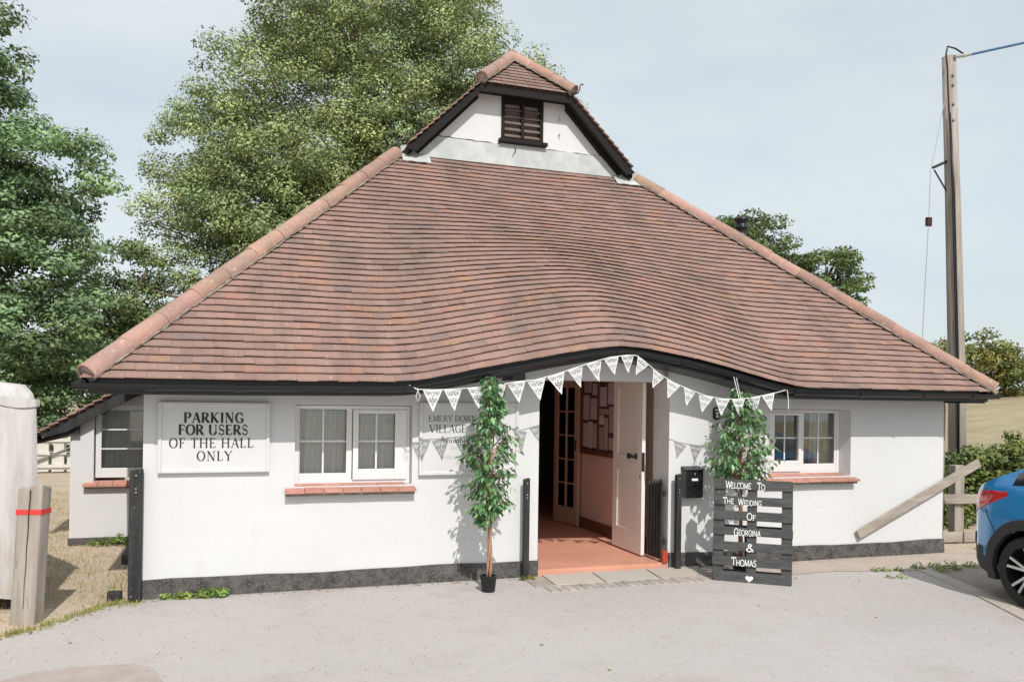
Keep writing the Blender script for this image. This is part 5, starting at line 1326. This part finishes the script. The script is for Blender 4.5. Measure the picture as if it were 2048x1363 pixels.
def tree(name, label, cat, base, blobs, nclump, rc, n_per, size, m, bark, trunk_r, group=None, surf=.75, extra_trunks=(), nb=26, seed=1, show=None, **kw):
    rg = random.Random(seed)
    t = thing(name, label, cat, base, group=group)
    c, r_ = clumps(blobs, nclump, rc, surf)
    me = leaves_mesh('crown', c - np.array(base), r_, n_per, size, m, **kw); o = raw_obj('crown', me, t); o['kind'] = 'stuff'
    top = max(b[2] + b[5] * .4 for b in blobs); mb = MB()
    bx_, by_, bz_ = base
    cxm = sum(b[0] for b in blobs) / len(blobs); cym = sum(b[1] for b in blobs) / len(blobs)
    def tr(t_): return Vector((lerp(bx_, cxm, t_ ** 1.5) + .12 * math.sin(t_ * 7), lerp(by_, cym, t_ ** 1.5), lerp(bz_ - .1, top, t_)))
    K = 14; mb.tube([tr(i / K) for i in range(K + 1)], [trunk_r * (1 - .85 * i / K) + .02 for i in range(K + 1)], 10)
    ids = rg.sample(range(len(c)), min(nb, len(c)))
    for i in ids:
        e = Vector(c[i]); h = max(.12, min(.9, (e.z - bz_ - .35 * (Vector((e.x, e.y)) - Vector((cxm, cym))).length) / (top - bz_) - .12)); s = tr(h)
        mid = s.lerp(e, .5) + Vector((0, 0, .12 * (e - s).length)); r0 = trunk_r * .38 * (1 - h * .5)
        mb.tube([s, s.lerp(mid, .5) + Vector((0, 0, .05)), mid, e], [r0, r0 * .7, r0 * .45, .012], 6, caps=False)
    for e_ in extra_trunks: mb.tube(e_[0], e_[1], 8)
    part('trunk', mb, bark, t, smooth=True)
    return t
# left dark tree (spreads out of the frame)
tree('maple_tree', 'tall dark green broadleaf tree at the far left edge', 'tree', (-5.6, 14.5, 0),
     [(-5.4, 14.2, 9.3, 1.6, 1.6, 1.5), (-5.0, 13.9, 7.6, 1.5, 1.6, 1.1), (-3.55, 13.7, 6.6, 1.5, 1.6, 1.1), (-6.4, 14.8, 7.2, 2.0, 1.8, 2.0), (-3.9, 13.4, 4.8, 1.65, 1.5, 1.5), (-5.6, 13.2, 4.9, 1.9, 1.5, 1.6), (-3.2, 13.7, 3.0, 1.5, 1.4, 1.3), (-5.0, 12.8, 2.9, 1.9, 1.4, 1.4), (-7.4, 14.5, 4, 2.2, 2, 3), (-4.2, 14.2, 1.5, 2.6, 1.2, 1.2), (-4.6, 14.4, 6.0, 2.0, 1.2, 1.2), (-5.0, 14.6, 4.0, 2.4, 1.0, 2.0)],
     620, .54, 210, .095, M_leafA, M_bark, .34, seed=2, flat=.5, jit=.6, tint_rng=(.6, 1.6), hue2=(1.4, 1.3, .9))
# pale feathery bushes of young trees between
tree('hazel_tree', 'lower mid green tree filling the gap between the two tall trees', 'tree', (-2.6, 17.6, 0),
     [(-2.4, 17.4, 4.6, 1.5, 1.3, 1.4), (-1.2, 17.2, 3.6, 1.6, 1.3, 1.8), (-3.2, 17.2, 3.0, 1.5, 1.3, 1.8), (.4, 16.6, 3.2, 1.6, 1.3, 1.8), (-1.8, 17.0, 1.6, 2.6, 1.2, 1.5)],
     330, .42, 150, .085, M_leafB, M_bark, .16, seed=4, tint_rng=(.6, 1.2), hue=(.75, .95, .8), hue2=(1.1, 1.15, .85))
# poplar group behind the hall
PB_ = (4.2, 17.6, 0)
tree('poplar_tree', 'huge grey green poplar rising behind the hall roof', 'tree', PB_,
     [(-.35, 18.2, 8.6, 1.25, 1.4, 2.1), (-.75, 18.0, 6.5, 1.1, 1.3, 1.1), (.9, 17.6, 10.2, 1.7, 1.7, 2.6), (2.9, 17.4, 11.0, 1.9, 1.9, 3.0), (5.0, 17.2, 11.4, 1.9, 1.9, 3.0), (7.0, 16.8, 11.2, 1.6, 1.7, 2.8), (.9, 16.9, 7.2, 1.7, 1.6, 1.9), (2.6, 16.4, 7.8, 2.1, 1.6, 2.2), (4.9, 16.2, 8.2, 2.0, 1.6, 2.2), (6.9, 16.4, 8.4, 1.7, 1.6, 2.0), (8.7, 16.4, 9.4, 1.5, 1.5, 1.9), (1.6, 16.8, 5.0, 2.1, 1.6, 1.8), (4.2, 16.8, 5.2, 2.2, 1.6, 2.0), (9.9, 16.6, 10.6, 1.2, 1.0, 1.3), (8.6, 16.8, 11.6, 1.5, 1.3, 1.6), (3.2, 17.8, 7.5, 3.2, .8, 3.0), (5.6, 17.8, 9.0, 3.2, .8, 3.0), (2.6, 17.9, 5.4, 3.6, .8, 2.4), (1.2, 17.9, 7.0, 2.2, .7, 2.2), (6.6, 17.6, 6.4, 3.0, .8, 2.6), (3.5, 17.6, 13.8, 3.2, 2.4, 2.2), (6.6, 17.4, 13.8, 2.0, 2.0, 1.8)],
     1650, .54, 215, .078, M_leafB, M_barkp, .42, seed=6, surf=.6, nb=70, flat=.72, jit=.6, tint_rng=(.55, 1.6), hue=(.75, .92, .85), hue2=(1.3, 1.25, 1.0),
     extra_trunks=[([(2.7, 14.9, 2.5), (2.62, 14.9, 5.2), (2.5, 14.9, 5.9)], [.11, .09, .07]), ([(2.65, 14.9, 5.1), (2.3, 15.0, 5.8)], [.05, .03]), ([(-1.5, 17.0, 4.6), (0, 16.4, 4.2), (1.2, 16.0, 3.3)], [.03, .05, .07])])
# rounded oaks seen over the right hip
tree('oak_tree', 'green oak crown rising behind the black flue', 'tree', (19.0, 20.6, 0.6),
     [(18.5, 20.2, 7.6, 1.5, 1.3, 1.25), (19.9, 20.0, 8.0, 1.4, 1.3, 1.15), (20.2, 19.9, 6.4, 1.5, 1.3, 1.2), (18.6, 20, 5.6, 1.8, 1.4, 1.6), (20.9, 19.6, 6.8, 1.2, 1.2, .8)],
     200, .5, 130, .12, M_leafC, M_bark, .28, seed=8, flat=.6, group='oaks beyond the right roof slope')
tree('oak_tree', 'smaller green oak crown right of the flue by the roof edge', 'tree', (22.6, 19.0, 1.0),
     [(22.5, 18.9, 6.5, 1.5, 1.2, 1.4), (23.1, 18.8, 5.0, 1.1, 1.1, 1.2), (21.6, 19.0, 5.0, 1.3, 1.1, 1.2), (22.6, 19.0, 3.4, 1.8, 1.3, 1.5)],
     170, .48, 130, .12, M_leafC, M_bark, .24, seed=9, flat=.6, group='oaks beyond the right roof slope')
tree('hawthorn_tree', 'low olive brown hawthorn thicket on the field horizon', 'tree', (38.5, 27.5, 2.2),
     [(36.8, 27.6, 3.6, 1.9, 1.6, 1.4), (39.2, 27.2, 4.1, 2.2, 1.6, 1.6), (42.0, 26.6, 3.8, 2.6, 1.8, 1.6), (45.5, 25.8, 3.6, 3.0, 1.8, 1.6)],
     230, .55, 90, .17, M_leafD, M_bark, .2, seed=10, hue=(.85, 1.15, .8), hue2=(1.7, 1.35, .9))
# hedge at the right
hd = thing('bramble_hedge', 'leafy bramble hedge behind the fence and the blue car', 'hedge', (12.4, 1.7, 0))
hb_ = [(10.7, 1.85, .45, .45, .35, .40), (11.3, 1.75, .62, .6, .4, .50), (10.9, 1.7, .75, .45, .35, .35), (11.7, 1.6, .35, .7, .35, .40), (12.4, 1.5, .4, .7, .4, .45), (12.0, 1.6, .8, .7, .45, .62), (12.9, 1.4, .95, .8, .5, .75), (14.0, 1.1, 1.0, .9, .5, .8), (15.2, .8, 1.0, 1.0, .5, .8), (10.4, 1.6, .15, .5, .3, .2)]
c, r_ = clumps(hb_, 480, .17, .7)
me = leaves_mesh('foliage', c - np.array((12.4, 1.7, 0)), r_, 75, .062, M_leafC, tint_rng=(.6, 1.3), hue2=(1.9, 1.5, .9)); o = raw_obj('foliage', me, hd); o['kind'] = 'stuff'
mb = MB()
for i in range(22):
    x = random.uniform(10.4, 14.5); mb.tube([(x, 1.75 - (x - 10.7) * .16, -.03), (x + random.uniform(-.15, .15), 1.72 - (x - 10.7) * .16, .35), (x + random.uniform(-.3, .3), 1.6 - (x - 10.7) * .16, .85)], [.012, .009, .005], 5)
part('stems', mb, M_bark, hd, kind='stuff')

# grass, weeds (uncountable)
def tuft_mesh(name, pts, n_per, h, spread, wd=.004, tint=((1, 1, 1), (1.5, 1.2, .9))):
    n = len(pts) * n_per; P = np.repeat(np.array(pts), n_per, axis=0); base = P + rng.normal(size=(n, 3)) * np.array([spread, spread, 0])
    base[:, 2] = np.maximum(base[:, 2], 0) * 0 + P[:, 2]
    a = rng.uniform(0, 2 * math.pi, n); hh = h * rng.uniform(.4, 1.2, n); ln = rng.uniform(.1, .8, n) * hh
    d = np.stack([np.cos(a), np.sin(a), np.zeros(n)], 1); s = np.stack([-np.sin(a), np.cos(a), np.zeros(n)], 1) * wd
    mid = base + d * (ln * .35)[:, None] + np.array([0, 0, 1]) * (hh * .6)[:, None]; tip = base + d * ln[:, None] + np.array([0, 0, 1]) * hh[:, None]
    v = np.stack([base - s, base + s, mid + s * .8, mid - s * .8, tip], 1).reshape(-1, 3)
    me = bpy.data.meshes.new(name); b = np.arange(n) * 5
    faces = [(i, i + 1, i + 2, i + 3) for i in b.tolist()] + [(i + 3, i + 2, i + 4) for i in b.tolist()]
    me.from_pydata(v.tolist(), [], faces); me.materials.append(M_grassb)
    t0, t1 = np.array(tint[0]), np.array(tint[1]); mx_ = rng.random(n)[:, None]; col = (t0 * (1 - mx_) + t1 * mx_) * rng.uniform(.7, 1.3, n)[:, None]
    c4 = np.repeat(np.concatenate([col, np.ones((n, 1))], 1), 5, axis=0).astype(np.float32)
    at = me.attributes.new('tint', 'FLOAT_COLOR', 'POINT'); at.data.foreach_set('color', c4.ravel()); return me
pts = []
for _ in range(3600):
    x, y = random.uniform(-5.5, -.02), random.uniform(-2.2, 9)
    ye = float(np.interp(x, [p[0] for p in edge], [p[1] for p in edge]))
    if y > ye - .02 and not (x > -1.05 and y > 2.85): pts.append((x, y, 0))
o = raw_obj('grass', tuft_mesh('grass', pts, 9, .035, .07, .003, ((1.8, 1.5, 1.6), (3.2, 2.4, 4.2)))); props(o, 'short dry yellow brown grass on the ground left of the hall', 'grass', kind='stuff')
pts = [(x + random.uniform(-.03, .03), y + random.uniform(-.03, .03), 0) for x, y in edge if x > -2.2 for _ in range(3)] + [(random.uniform(-.25, .02), random.uniform(-.25, -.02), 0) for _ in range(14)] + [(-.2 + random.uniform(-.1, .08), random.uniform(.1, 1.6), 0) for _ in range(26)]
o = raw_obj('grass', tuft_mesh('grass', pts, 9, .04, .03, .003, ((1.1, 1.25, 1.0), (2.2, 1.9, 1.6)))); props(o, 'greener grass fringe along the asphalt edge and wall foot', 'grass', kind='stuff')
def grit(name, label, m, pts, size, tints, flat=.5):
    mb = MB()
    for (x, y, z) in pts:
        s_ = size * random.uniform(.4, 1.3); a = random.uniform(0, 6.28); g_ = random.choice(tints); f_ = random.uniform(.8, 1.2); mb.tint(tuple(c * f_ for c in g_))
        v = []
        for k in range(5): v.append((x + s_ * math.cos(a + k * 1.2566) * random.uniform(.6, 1), y + s_ * math.sin(a + k * 1.2566) * random.uniform(.6, 1), z))
        v.append((x, y, z + s_ * flat)); mb.add(v, [(k, (k + 1) % 5, 5) for k in range(5)])
    o = raw_obj(name, mb.mesh(name, m)); return props(o, label, 'grit' if name == 'gravel' else 'litter', kind='stuff')
M_grit = mat('grit', (.40, .37, .34), .95, attr=True)
gp_ = []
while len(gp_) < 2600:
    x, y = random.uniform(-2.5, 10), -abs(random.gauss(0, 1.0)) * (1 if random.random() < .55 else 3.2) - .05
    if y > -7 and y < float(np.interp(x, [p[0] for p in edge], [p[1] for p in edge])) - .03: gp_.append((x, y, .0085))
grit('gravel', 'loose grit and small stones strewn on the asphalt yard', M_grit, gp_, .007, [(1, 1, 1), (1.3, 1.3, 1.3), (.72, .69, .66), (.9, .84, .78)])
lp_ = []
for _ in range(420):
    r0 = random.random()
    if r0 < .55: x = random.uniform(0, 8.6); lp_.append((x, -.03 - abs(random.gauss(0, .05)), .0085))
    elif r0 < .8: k_ = random.choice(edge); lp_.append((k_[0] + random.gauss(0, .06), k_[1] - abs(random.gauss(0, .06)), .0085))
    elif r0 < .85: lp_.append((random.uniform(-1, 10), random.uniform(-3.5, -.3), .0085))
lp_ = [p for p in lp_ if not (3.4 < p[0] < 5.4 and p[1] > -.7)]
grit('leaf_litter', 'small dry leaves and crumbs gathered along the wall foot', M_grit, lp_, .014, [(.75, .5, .28), (.5, .36, .22), (.9, .7, .4), (.45, .45, .25)], .25)
def weed(label, cents, hh, n, sz, group='weeds at the foot of the walls', m=M_leafC, hue2=(2.2, 1.8, 1.0)):
    c = np.array(cents); r_ = np.full(len(c), hh)
    me = leaves_mesh('weed', c - c[0], r_, n, sz, m, flat=.7, hue=(1.3, 1.5, 1.0), hue2=hue2); o = raw_obj('weed', me); o.location = tuple(c[0]); props(o, label, 'weed', group=group, kind='stuff')
weed('low green weed tuft at the wall foot, nearer the corner post', [(.20, -.06, .02), (.30, -.07, .025), (.36, -.07, .02)], .045, 60, .03)
weed('denser weed tuft at the wall foot under the parking sign', [(.50, -.08, .03), (.58, -.09, .045), (.64, -.10, .04), (.46, -.07, .02)], .055, 80, .032)
weed('brown dry weed at the foot of the post beside the doorway', [(3.37, -.15, .02), (3.42, -.17, .02)], .045, 45, .028, hue2=(4.5, 2.6, 1.6))
weed('green weed by the plinth of the annex', [(-.62, 2.78, .05), (-.5, 2.75, .08), (-.40, 2.72, .05), (-.75, 2.8, .03)], .08, 60, .035)
weed('flat weeds in the paving joint nearer the pallet sign', [(7.15, -.72, .01), (7.05, -.70, .01), (7.28, -.74, .01)], .05, 60, .025)
weed('wide patch of flat weeds in the paving joint near the car', [(7.6, -.70, .01), (7.8, -.72, .012), (8.0, -.74, .012), (7.9, -.86, .01), (7.7, -.9, .01), (8.2, -.8, .01)], .085, 90, .028)
weed('small lone weed patch on the asphalt left of the kerb edging', [(6.95, -1.0, .006), (7.05, -1.04, .006)], .05, 40, .024)
weed('leafy weeds under the fence beside the car', [(9.3, -.02, .05), (9.5, .0, .06), (9.75, 0, .06), (10.0, -.05, .08)], .10, 80, .05)
weed('dark leafy weeds between the hall corner and the fence post', [(9.0, .75, .12), (9.15, .8, .25), (9.05, .9, .35), (9.2, 1.0, .1)], .14, 80, .06)

# ------------------------------------------------------------------ blue car (parked, its tail towards the hall)
S = .92
car = thing('parked_car', 'bright blue hatchback parked at the right edge with its tail to the hall', 'car', (7.10 + .88 * S, -2.36, .0085), -math.pi / 2, local=True)
def hw(x): return float(np.interp(x, [-.79, -.76, -.70, -.6, -.45, -.2, 0, .5, 2.2, 2.9, 3.2, 3.4, 3.48], [.50, .62, .71, .79, .845, .872, .88, .88, .88, .865, .80, .66, .45]))
def zlo(x): return float(np.interp(x, [-.79, -.6, -.4, 0, 2.6, 3.0, 3.48], [.42, .27, .22, .2, .2, .22, .38]))
def zbelt(x): return float(np.interp(x, [-.79, -.6, -.3, .3, 1.2, 2.0, 2.6, 3.1, 3.48], [1.02, 1.07, 1.08, 1.05, 1.01, .985, .96, .86, .70]))
def ztop(x): return float(np.interp(x, [-.79, -.70, -.55, -.35, 0, .8, 1.4, 1.8, 2.2, 2.5, 2.6, 3.1, 3.48], [1.03, 1.075, 1.15, 1.26, 1.42, 1.53, 1.50, 1.42, 1.20, 1.04, 1.0, .90, .72]))
def side(x, z):
    zb_ = zbelt(x); f = float(np.interp(z, [.2, .32, .5, .72, .86, .95, 1.1], [.94, .985, 1.0, .995, .985, .965, .93]))
    return hw(x) * f + (.006 * math.exp(-((z - .80) / .035) ** 2))
xs_ = sorted(set(list(np.linspace(-.79, -.4, 14)) + list(np.linspace(-.4, .42, 26)) + list(np.linspace(.42, 2.15, 30)) + list(np.linspace(2.15, 3.48, 34))))
body, clad, glass, under = MB(), MB(), MB(), MB()
WR, ARC = .335, .40
def inarch(x, z): return any((x - wx) ** 2 + (z - WR) ** 2 < ARC ** 2 for wx in (0, 2.57))
NZ = 20
for a, b in zip(xs_[:-1], xs_[1:]):
    for sg in (-1, 1):
        for k in range(NZ):
            za0, za1 = [lerp(zlo(a), zbelt(a), q / NZ) for q in (k, k + 1)]; zb0, zb1 = [lerp(zlo(b), zbelt(b), q / NZ) for q in (k, k + 1)]
            xm, zm = (a + b) / 2, (za0 + zb1) / 2
            if inarch(xm, zm): continue
            quad = [(a, sg * side(a, za0), za0), (b, sg * side(b, zb0), zb0), (b, sg * side(b, zb1), zb1), (a, sg * side(a, za1), za1)]
            tgt = clad if zm < .42 or (xm < -.52 and zm < .50) else body
            tgt.add(quad, [(0, 1, 2, 3) if sg < 0 else (3, 2, 1, 0)])
        # greenhouse / upper skin
        K2 = 8; prs = []
        for x in (a, b):
            zb_, zt = zbelt(x), ztop(x); w0 = side(x, zb_); cab = max(0.0, zt - zb_)
            w1 = w0 - min(.22, cab * .55); row = []
            for q in range(K2 + 1):
                t = q / K2
                if t <= .6: u = t / .6; row.append((x, sg * lerp(w0, w1, u), lerp(zb_, zt - .05 * min(1, cab / .2), u)))
                else: u = (t - .6) / .4; row.append((x, sg * w1 * math.cos(u * math.pi / 2), lerp(zt - .05 * min(1, cab / .2), zt + .012, math.sin(u * math.pi / 2))))
            prs.append(row)
        for q in range(K2):
            quad = [prs[0][q], prs[1][q], prs[1][q + 1], prs[0][q + 1]]; xm = (a + b) / 2
            win = (0 < q < 4 and -.22 < xm < 2.05 and not (.38 < xm < .44 or 1.16 < xm < 1.24)) or (q >= 5 and 1.85 < xm < 2.45) or (q >= 5 and -.62 < xm < -.12)
            (glass if win else body).add(quad, [(0, 1, 2, 3) if sg < 0 else (3, 2, 1, 0)])
        under.add([(a, 0, .2), (b, 0, .2), (b, sg * side(b, zlo(b)), zlo(b)), (a, sg * side(a, zlo(a)), zlo(a))], [(0, 1, 2, 3)])
def endcap(x, mbs):
    zs_ = [lerp(zlo(x), zbelt(x), q / 10) for q in range(11)]
    for z0, z1 in zip(zs_[:-1], zs_[1:]):
        (clad if z0 < .5 else body).add([(x, -side(x, z0), z0), (x, side(x, z0), z0), (x, side(x, z1), z1), (x, -side(x, z1), z1)], [(0, 1, 2, 3)])
endcap(-.79, body); endcap(3.48, body)
def sc(mb):
    mb.v = [(x * S, y * S, z * S) for x, y, z in mb.v]; return mb
def cpart(name, mb, m, parent=None, sm=True, ang=35, **k):
    o = part(name, sc(mb), m, parent or car, **k)
    if sm: autosmooth(o, ang)
    return o
def weld(mb):
    key = {}; nv = []; mp_ = []
    for v in mb.v:
        k_ = (round(v[0], 4), round(v[1], 4), round(v[2], 4))
        if k_ not in key: key[k_] = len(nv); nv.append(v)
        mp_.append(key[k_])
    mb.v = nv; fs = []; cs = []
    for f, c_ in zip(mb.f, mb.c):
        g_ = []
        for i in f:
            if mp_[i] not in g_: g_.append(mp_[i])
        if len(g_) > 2: fs.append(tuple(g_)); cs.append(c_)
    mb.f = fs; mb.c = cs; return mb
cpart('body', weld(body), M_carblue); cpart('lower_cladding', weld(clad), M_clad); cpart('window', weld(glass), M_cglass); cpart('underside', weld(under), M_gutter)
for wx in (0, 2.57):
    for sg in (-1, 1):
        mb = MB(); n = 40; vs = []
        for i in range(n + 1):
            t = R(-22) + (math.pi + R(44)) * i / n
            for rr, off in ((ARC - .012, -.05), (ARC - .012, .012), (ARC + .05, .020), (ARC + .085, .010), (ARC + .088, -.004)):
                x, z = wx + rr * math.cos(t), WR + rr * math.sin(t); z = max(z, .2); vs.append((x, sg * (side(x, max(.25, min(z, zbelt(x)))) + off), z))
        fs = [(5 * i + k, 5 * i + 5 + k, 5 * i + 6 + k, 5 * i + 1 + k) for i in range(n) for k in range(4)]
        mb.add(vs, fs); cpart('wheel_arch', mb, M_clad)
        mb = MB(); vs = []
        for i in range(25):
            t = math.pi * i / 24
            for yy in (.83, .50): vs.append((wx + ARC * math.cos(t), sg * yy, WR + ARC * math.sin(t)))
        mb.add(vs, [(2 * i, 2 * i + 2, 2 * i + 3, 2 * i + 1) for i in range(24)]); mb.add([(wx + ARC * math.cos(math.pi * i / 24), sg * .5, WR + ARC * math.sin(math.pi * i / 24)) for i in range(25)], [tuple(range(25))])
        cpart('wheel_housing', mb, M_gutter)
        # wheel
        mb = MB(); prof = [(.235, -.10), (.30, -.105), (.325, -.09), (.335, -.05), (.335, .05), (.325, .09), (.30, .105), (.235, .10)]
        prof = [(r_, z * 1.0) for r_, z in prof]; nW = 40; vs = []
        for (r_, z) in prof:
            for k in range(nW): t = 2 * math.pi * k / nW; vs.append((wx + r_ * math.cos(t), sg * .755 + z, WR + r_ * math.sin(t)))
        P_ = len(prof); mb.add(vs, [(i * nW + k, i * nW + (k + 1) % nW, ((i + 1) % P_) * nW + (k + 1) % nW, ((i + 1) % P_) * nW + k) for i in range(P_) for k in range(nW)])
        wh = cpart('wheel', mb, M_tyre, ang=50)
        mb = MB(); yo = sg * (.755 + .085)
        vs = []; prof = [(.238, sg * .095), (.228, sg * .10), (.222, sg * .03), (.215, -sg * .06)]
        for (r_, z) in prof:
            for k in range(nW): t = 2 * math.pi * k / nW; vs.append((wx + r_ * math.cos(t), sg * .755 + z, WR + r_ * math.sin(t)))
        mb.add(vs, [(i * nW + k, i * nW + (k + 1) % nW, (i + 1) * nW + (k + 1) % nW, (i + 1) * nW + k) for i in range(3) for k in range(nW)])
        mb.add([(wx + .216 * math.cos(2 * math.pi * k / nW), sg * .69, WR + .216 * math.sin(2 * math.pi * k / nW)) for k in range(nW)], [tuple(range(nW))])
        cpart('rim', mb, M_rimb, wh)
        for j in range(5):
            a0 = 2 * math.pi * j / 5 + .3
            for da in (-.16, .16):
                mb = MB(); t0, t1 = a0 + da * .6, a0 + da * 1.25
                p = Vector((wx + .045 * math.cos(t0), sg * .815, WR + .045 * math.sin(t0))); q = Vector((wx + .226 * math.cos(t1), sg * .845, WR + .226 * math.sin(t1)))
                mb.beam(p, q, .024, .03, up=(0, 1, 0)); cpart('spoke', mb, M_rim, wh, sm=False)
        mb = MB(); mb.lathe([(.001, -.03), (.05, -.028), (.055, .02), (.001, .022)] if sg > 0 else [(.001, -.022), (.055, -.02), (.05, .028), (.001, .03)], (wx, sg * .81, WR), 16, 'y'); cpart('hub_cap', mb, M_rimb, wh)
mb = MB()
for sg in (-1, 1):
    pts = [(-.50 + .02 * i, sg * (side(-.50 + .02 * i, lerp(.86, .60, i / 9)) + .001), lerp(.86, .60, i / 9)) for i in range(10)]
    mb.tube(pts, .004, 5)
cpart('panel_gap', mb, M_iron)
# tail lights wrap round the corners
for sg in (-1, 1):
    for (mname, x_hi, off, zc) in ((M_tail, -.26, .012, 0), (M_tailc, -.60, .016, 1)):
        mb = MB(); n, mz = 16, 8; vs = []
        for i in range(n + 1):
            x = lerp(-.775, x_hi, i / n); t = i / n
            zt = lerp(1.03, 1.055, t); zb_ = lerp(.80, 1.01, t ** 1.2)
            if zc: zt = lerp(.97, .955, t); zb_ = lerp(.86, .92, t)
            for j in range(mz + 1):
                z = lerp(zb_, zt, j / mz); e = min(1, 4 * min(t, 1 - t) + .2) * min(1, 5 * min(j / mz, 1 - j / mz) + .1)
                vs.append((x - .010 * (1 - t), sg * (side(x, min(z, zbelt(x))) + off * e), z))
        mb.add(vs, [(i * (mz + 1) + j, (i + 1) * (mz + 1) + j, (i + 1) * (mz + 1) + j + 1, i * (mz + 1) + j + 1) for i in range(n) for j in range(mz)])
        cpart('tail_light' if not zc else 'reverse_lamp', mb, mname)
    mb = MB(); vs = []
    for i in range(7):
        x = lerp(-.77, -.70, i / 6)
        for z in (.50, .56, .61): vs.append((x - .004, sg * (side(x, z) + .008), z))
    mb.add(vs, [(3 * i + j, 3 * i + 3 + j, 3 * i + 4 + j, 3 * i + 1 + j) for i in range(6) for j in range(2)]); cpart('rear_reflector', mb, M_tail)
for sg in (-1, 1):
    mb = MB(); mb.lathe([(.001, -.10), (.05, -.09), (.07, 0), (.05, .09), (.001, .10)], (1.95, sg * 1.0, 1.05), 12, 'y'); cpart('mirror', mb, M_carblue)
    mb = MB(); mb.box((3.2, sg * .55 - .15, .66), (3.42, sg * .55 + .15, .78)); cpart('headlight', mb, M_tailc, sm=False)
    for xh in (.62, 1.42):
        mb = MB(); mb.box((xh, sg * (side(xh, .93)) + (-.03 if sg < 0 else .01), .90), (xh + .16, sg * (side(xh, .93)) + (-.01 if sg < 0 else .03), .925)); cpart('door_handle', mb, M_carblue, sm=False)
print('objects', len(bpy.data.objects))
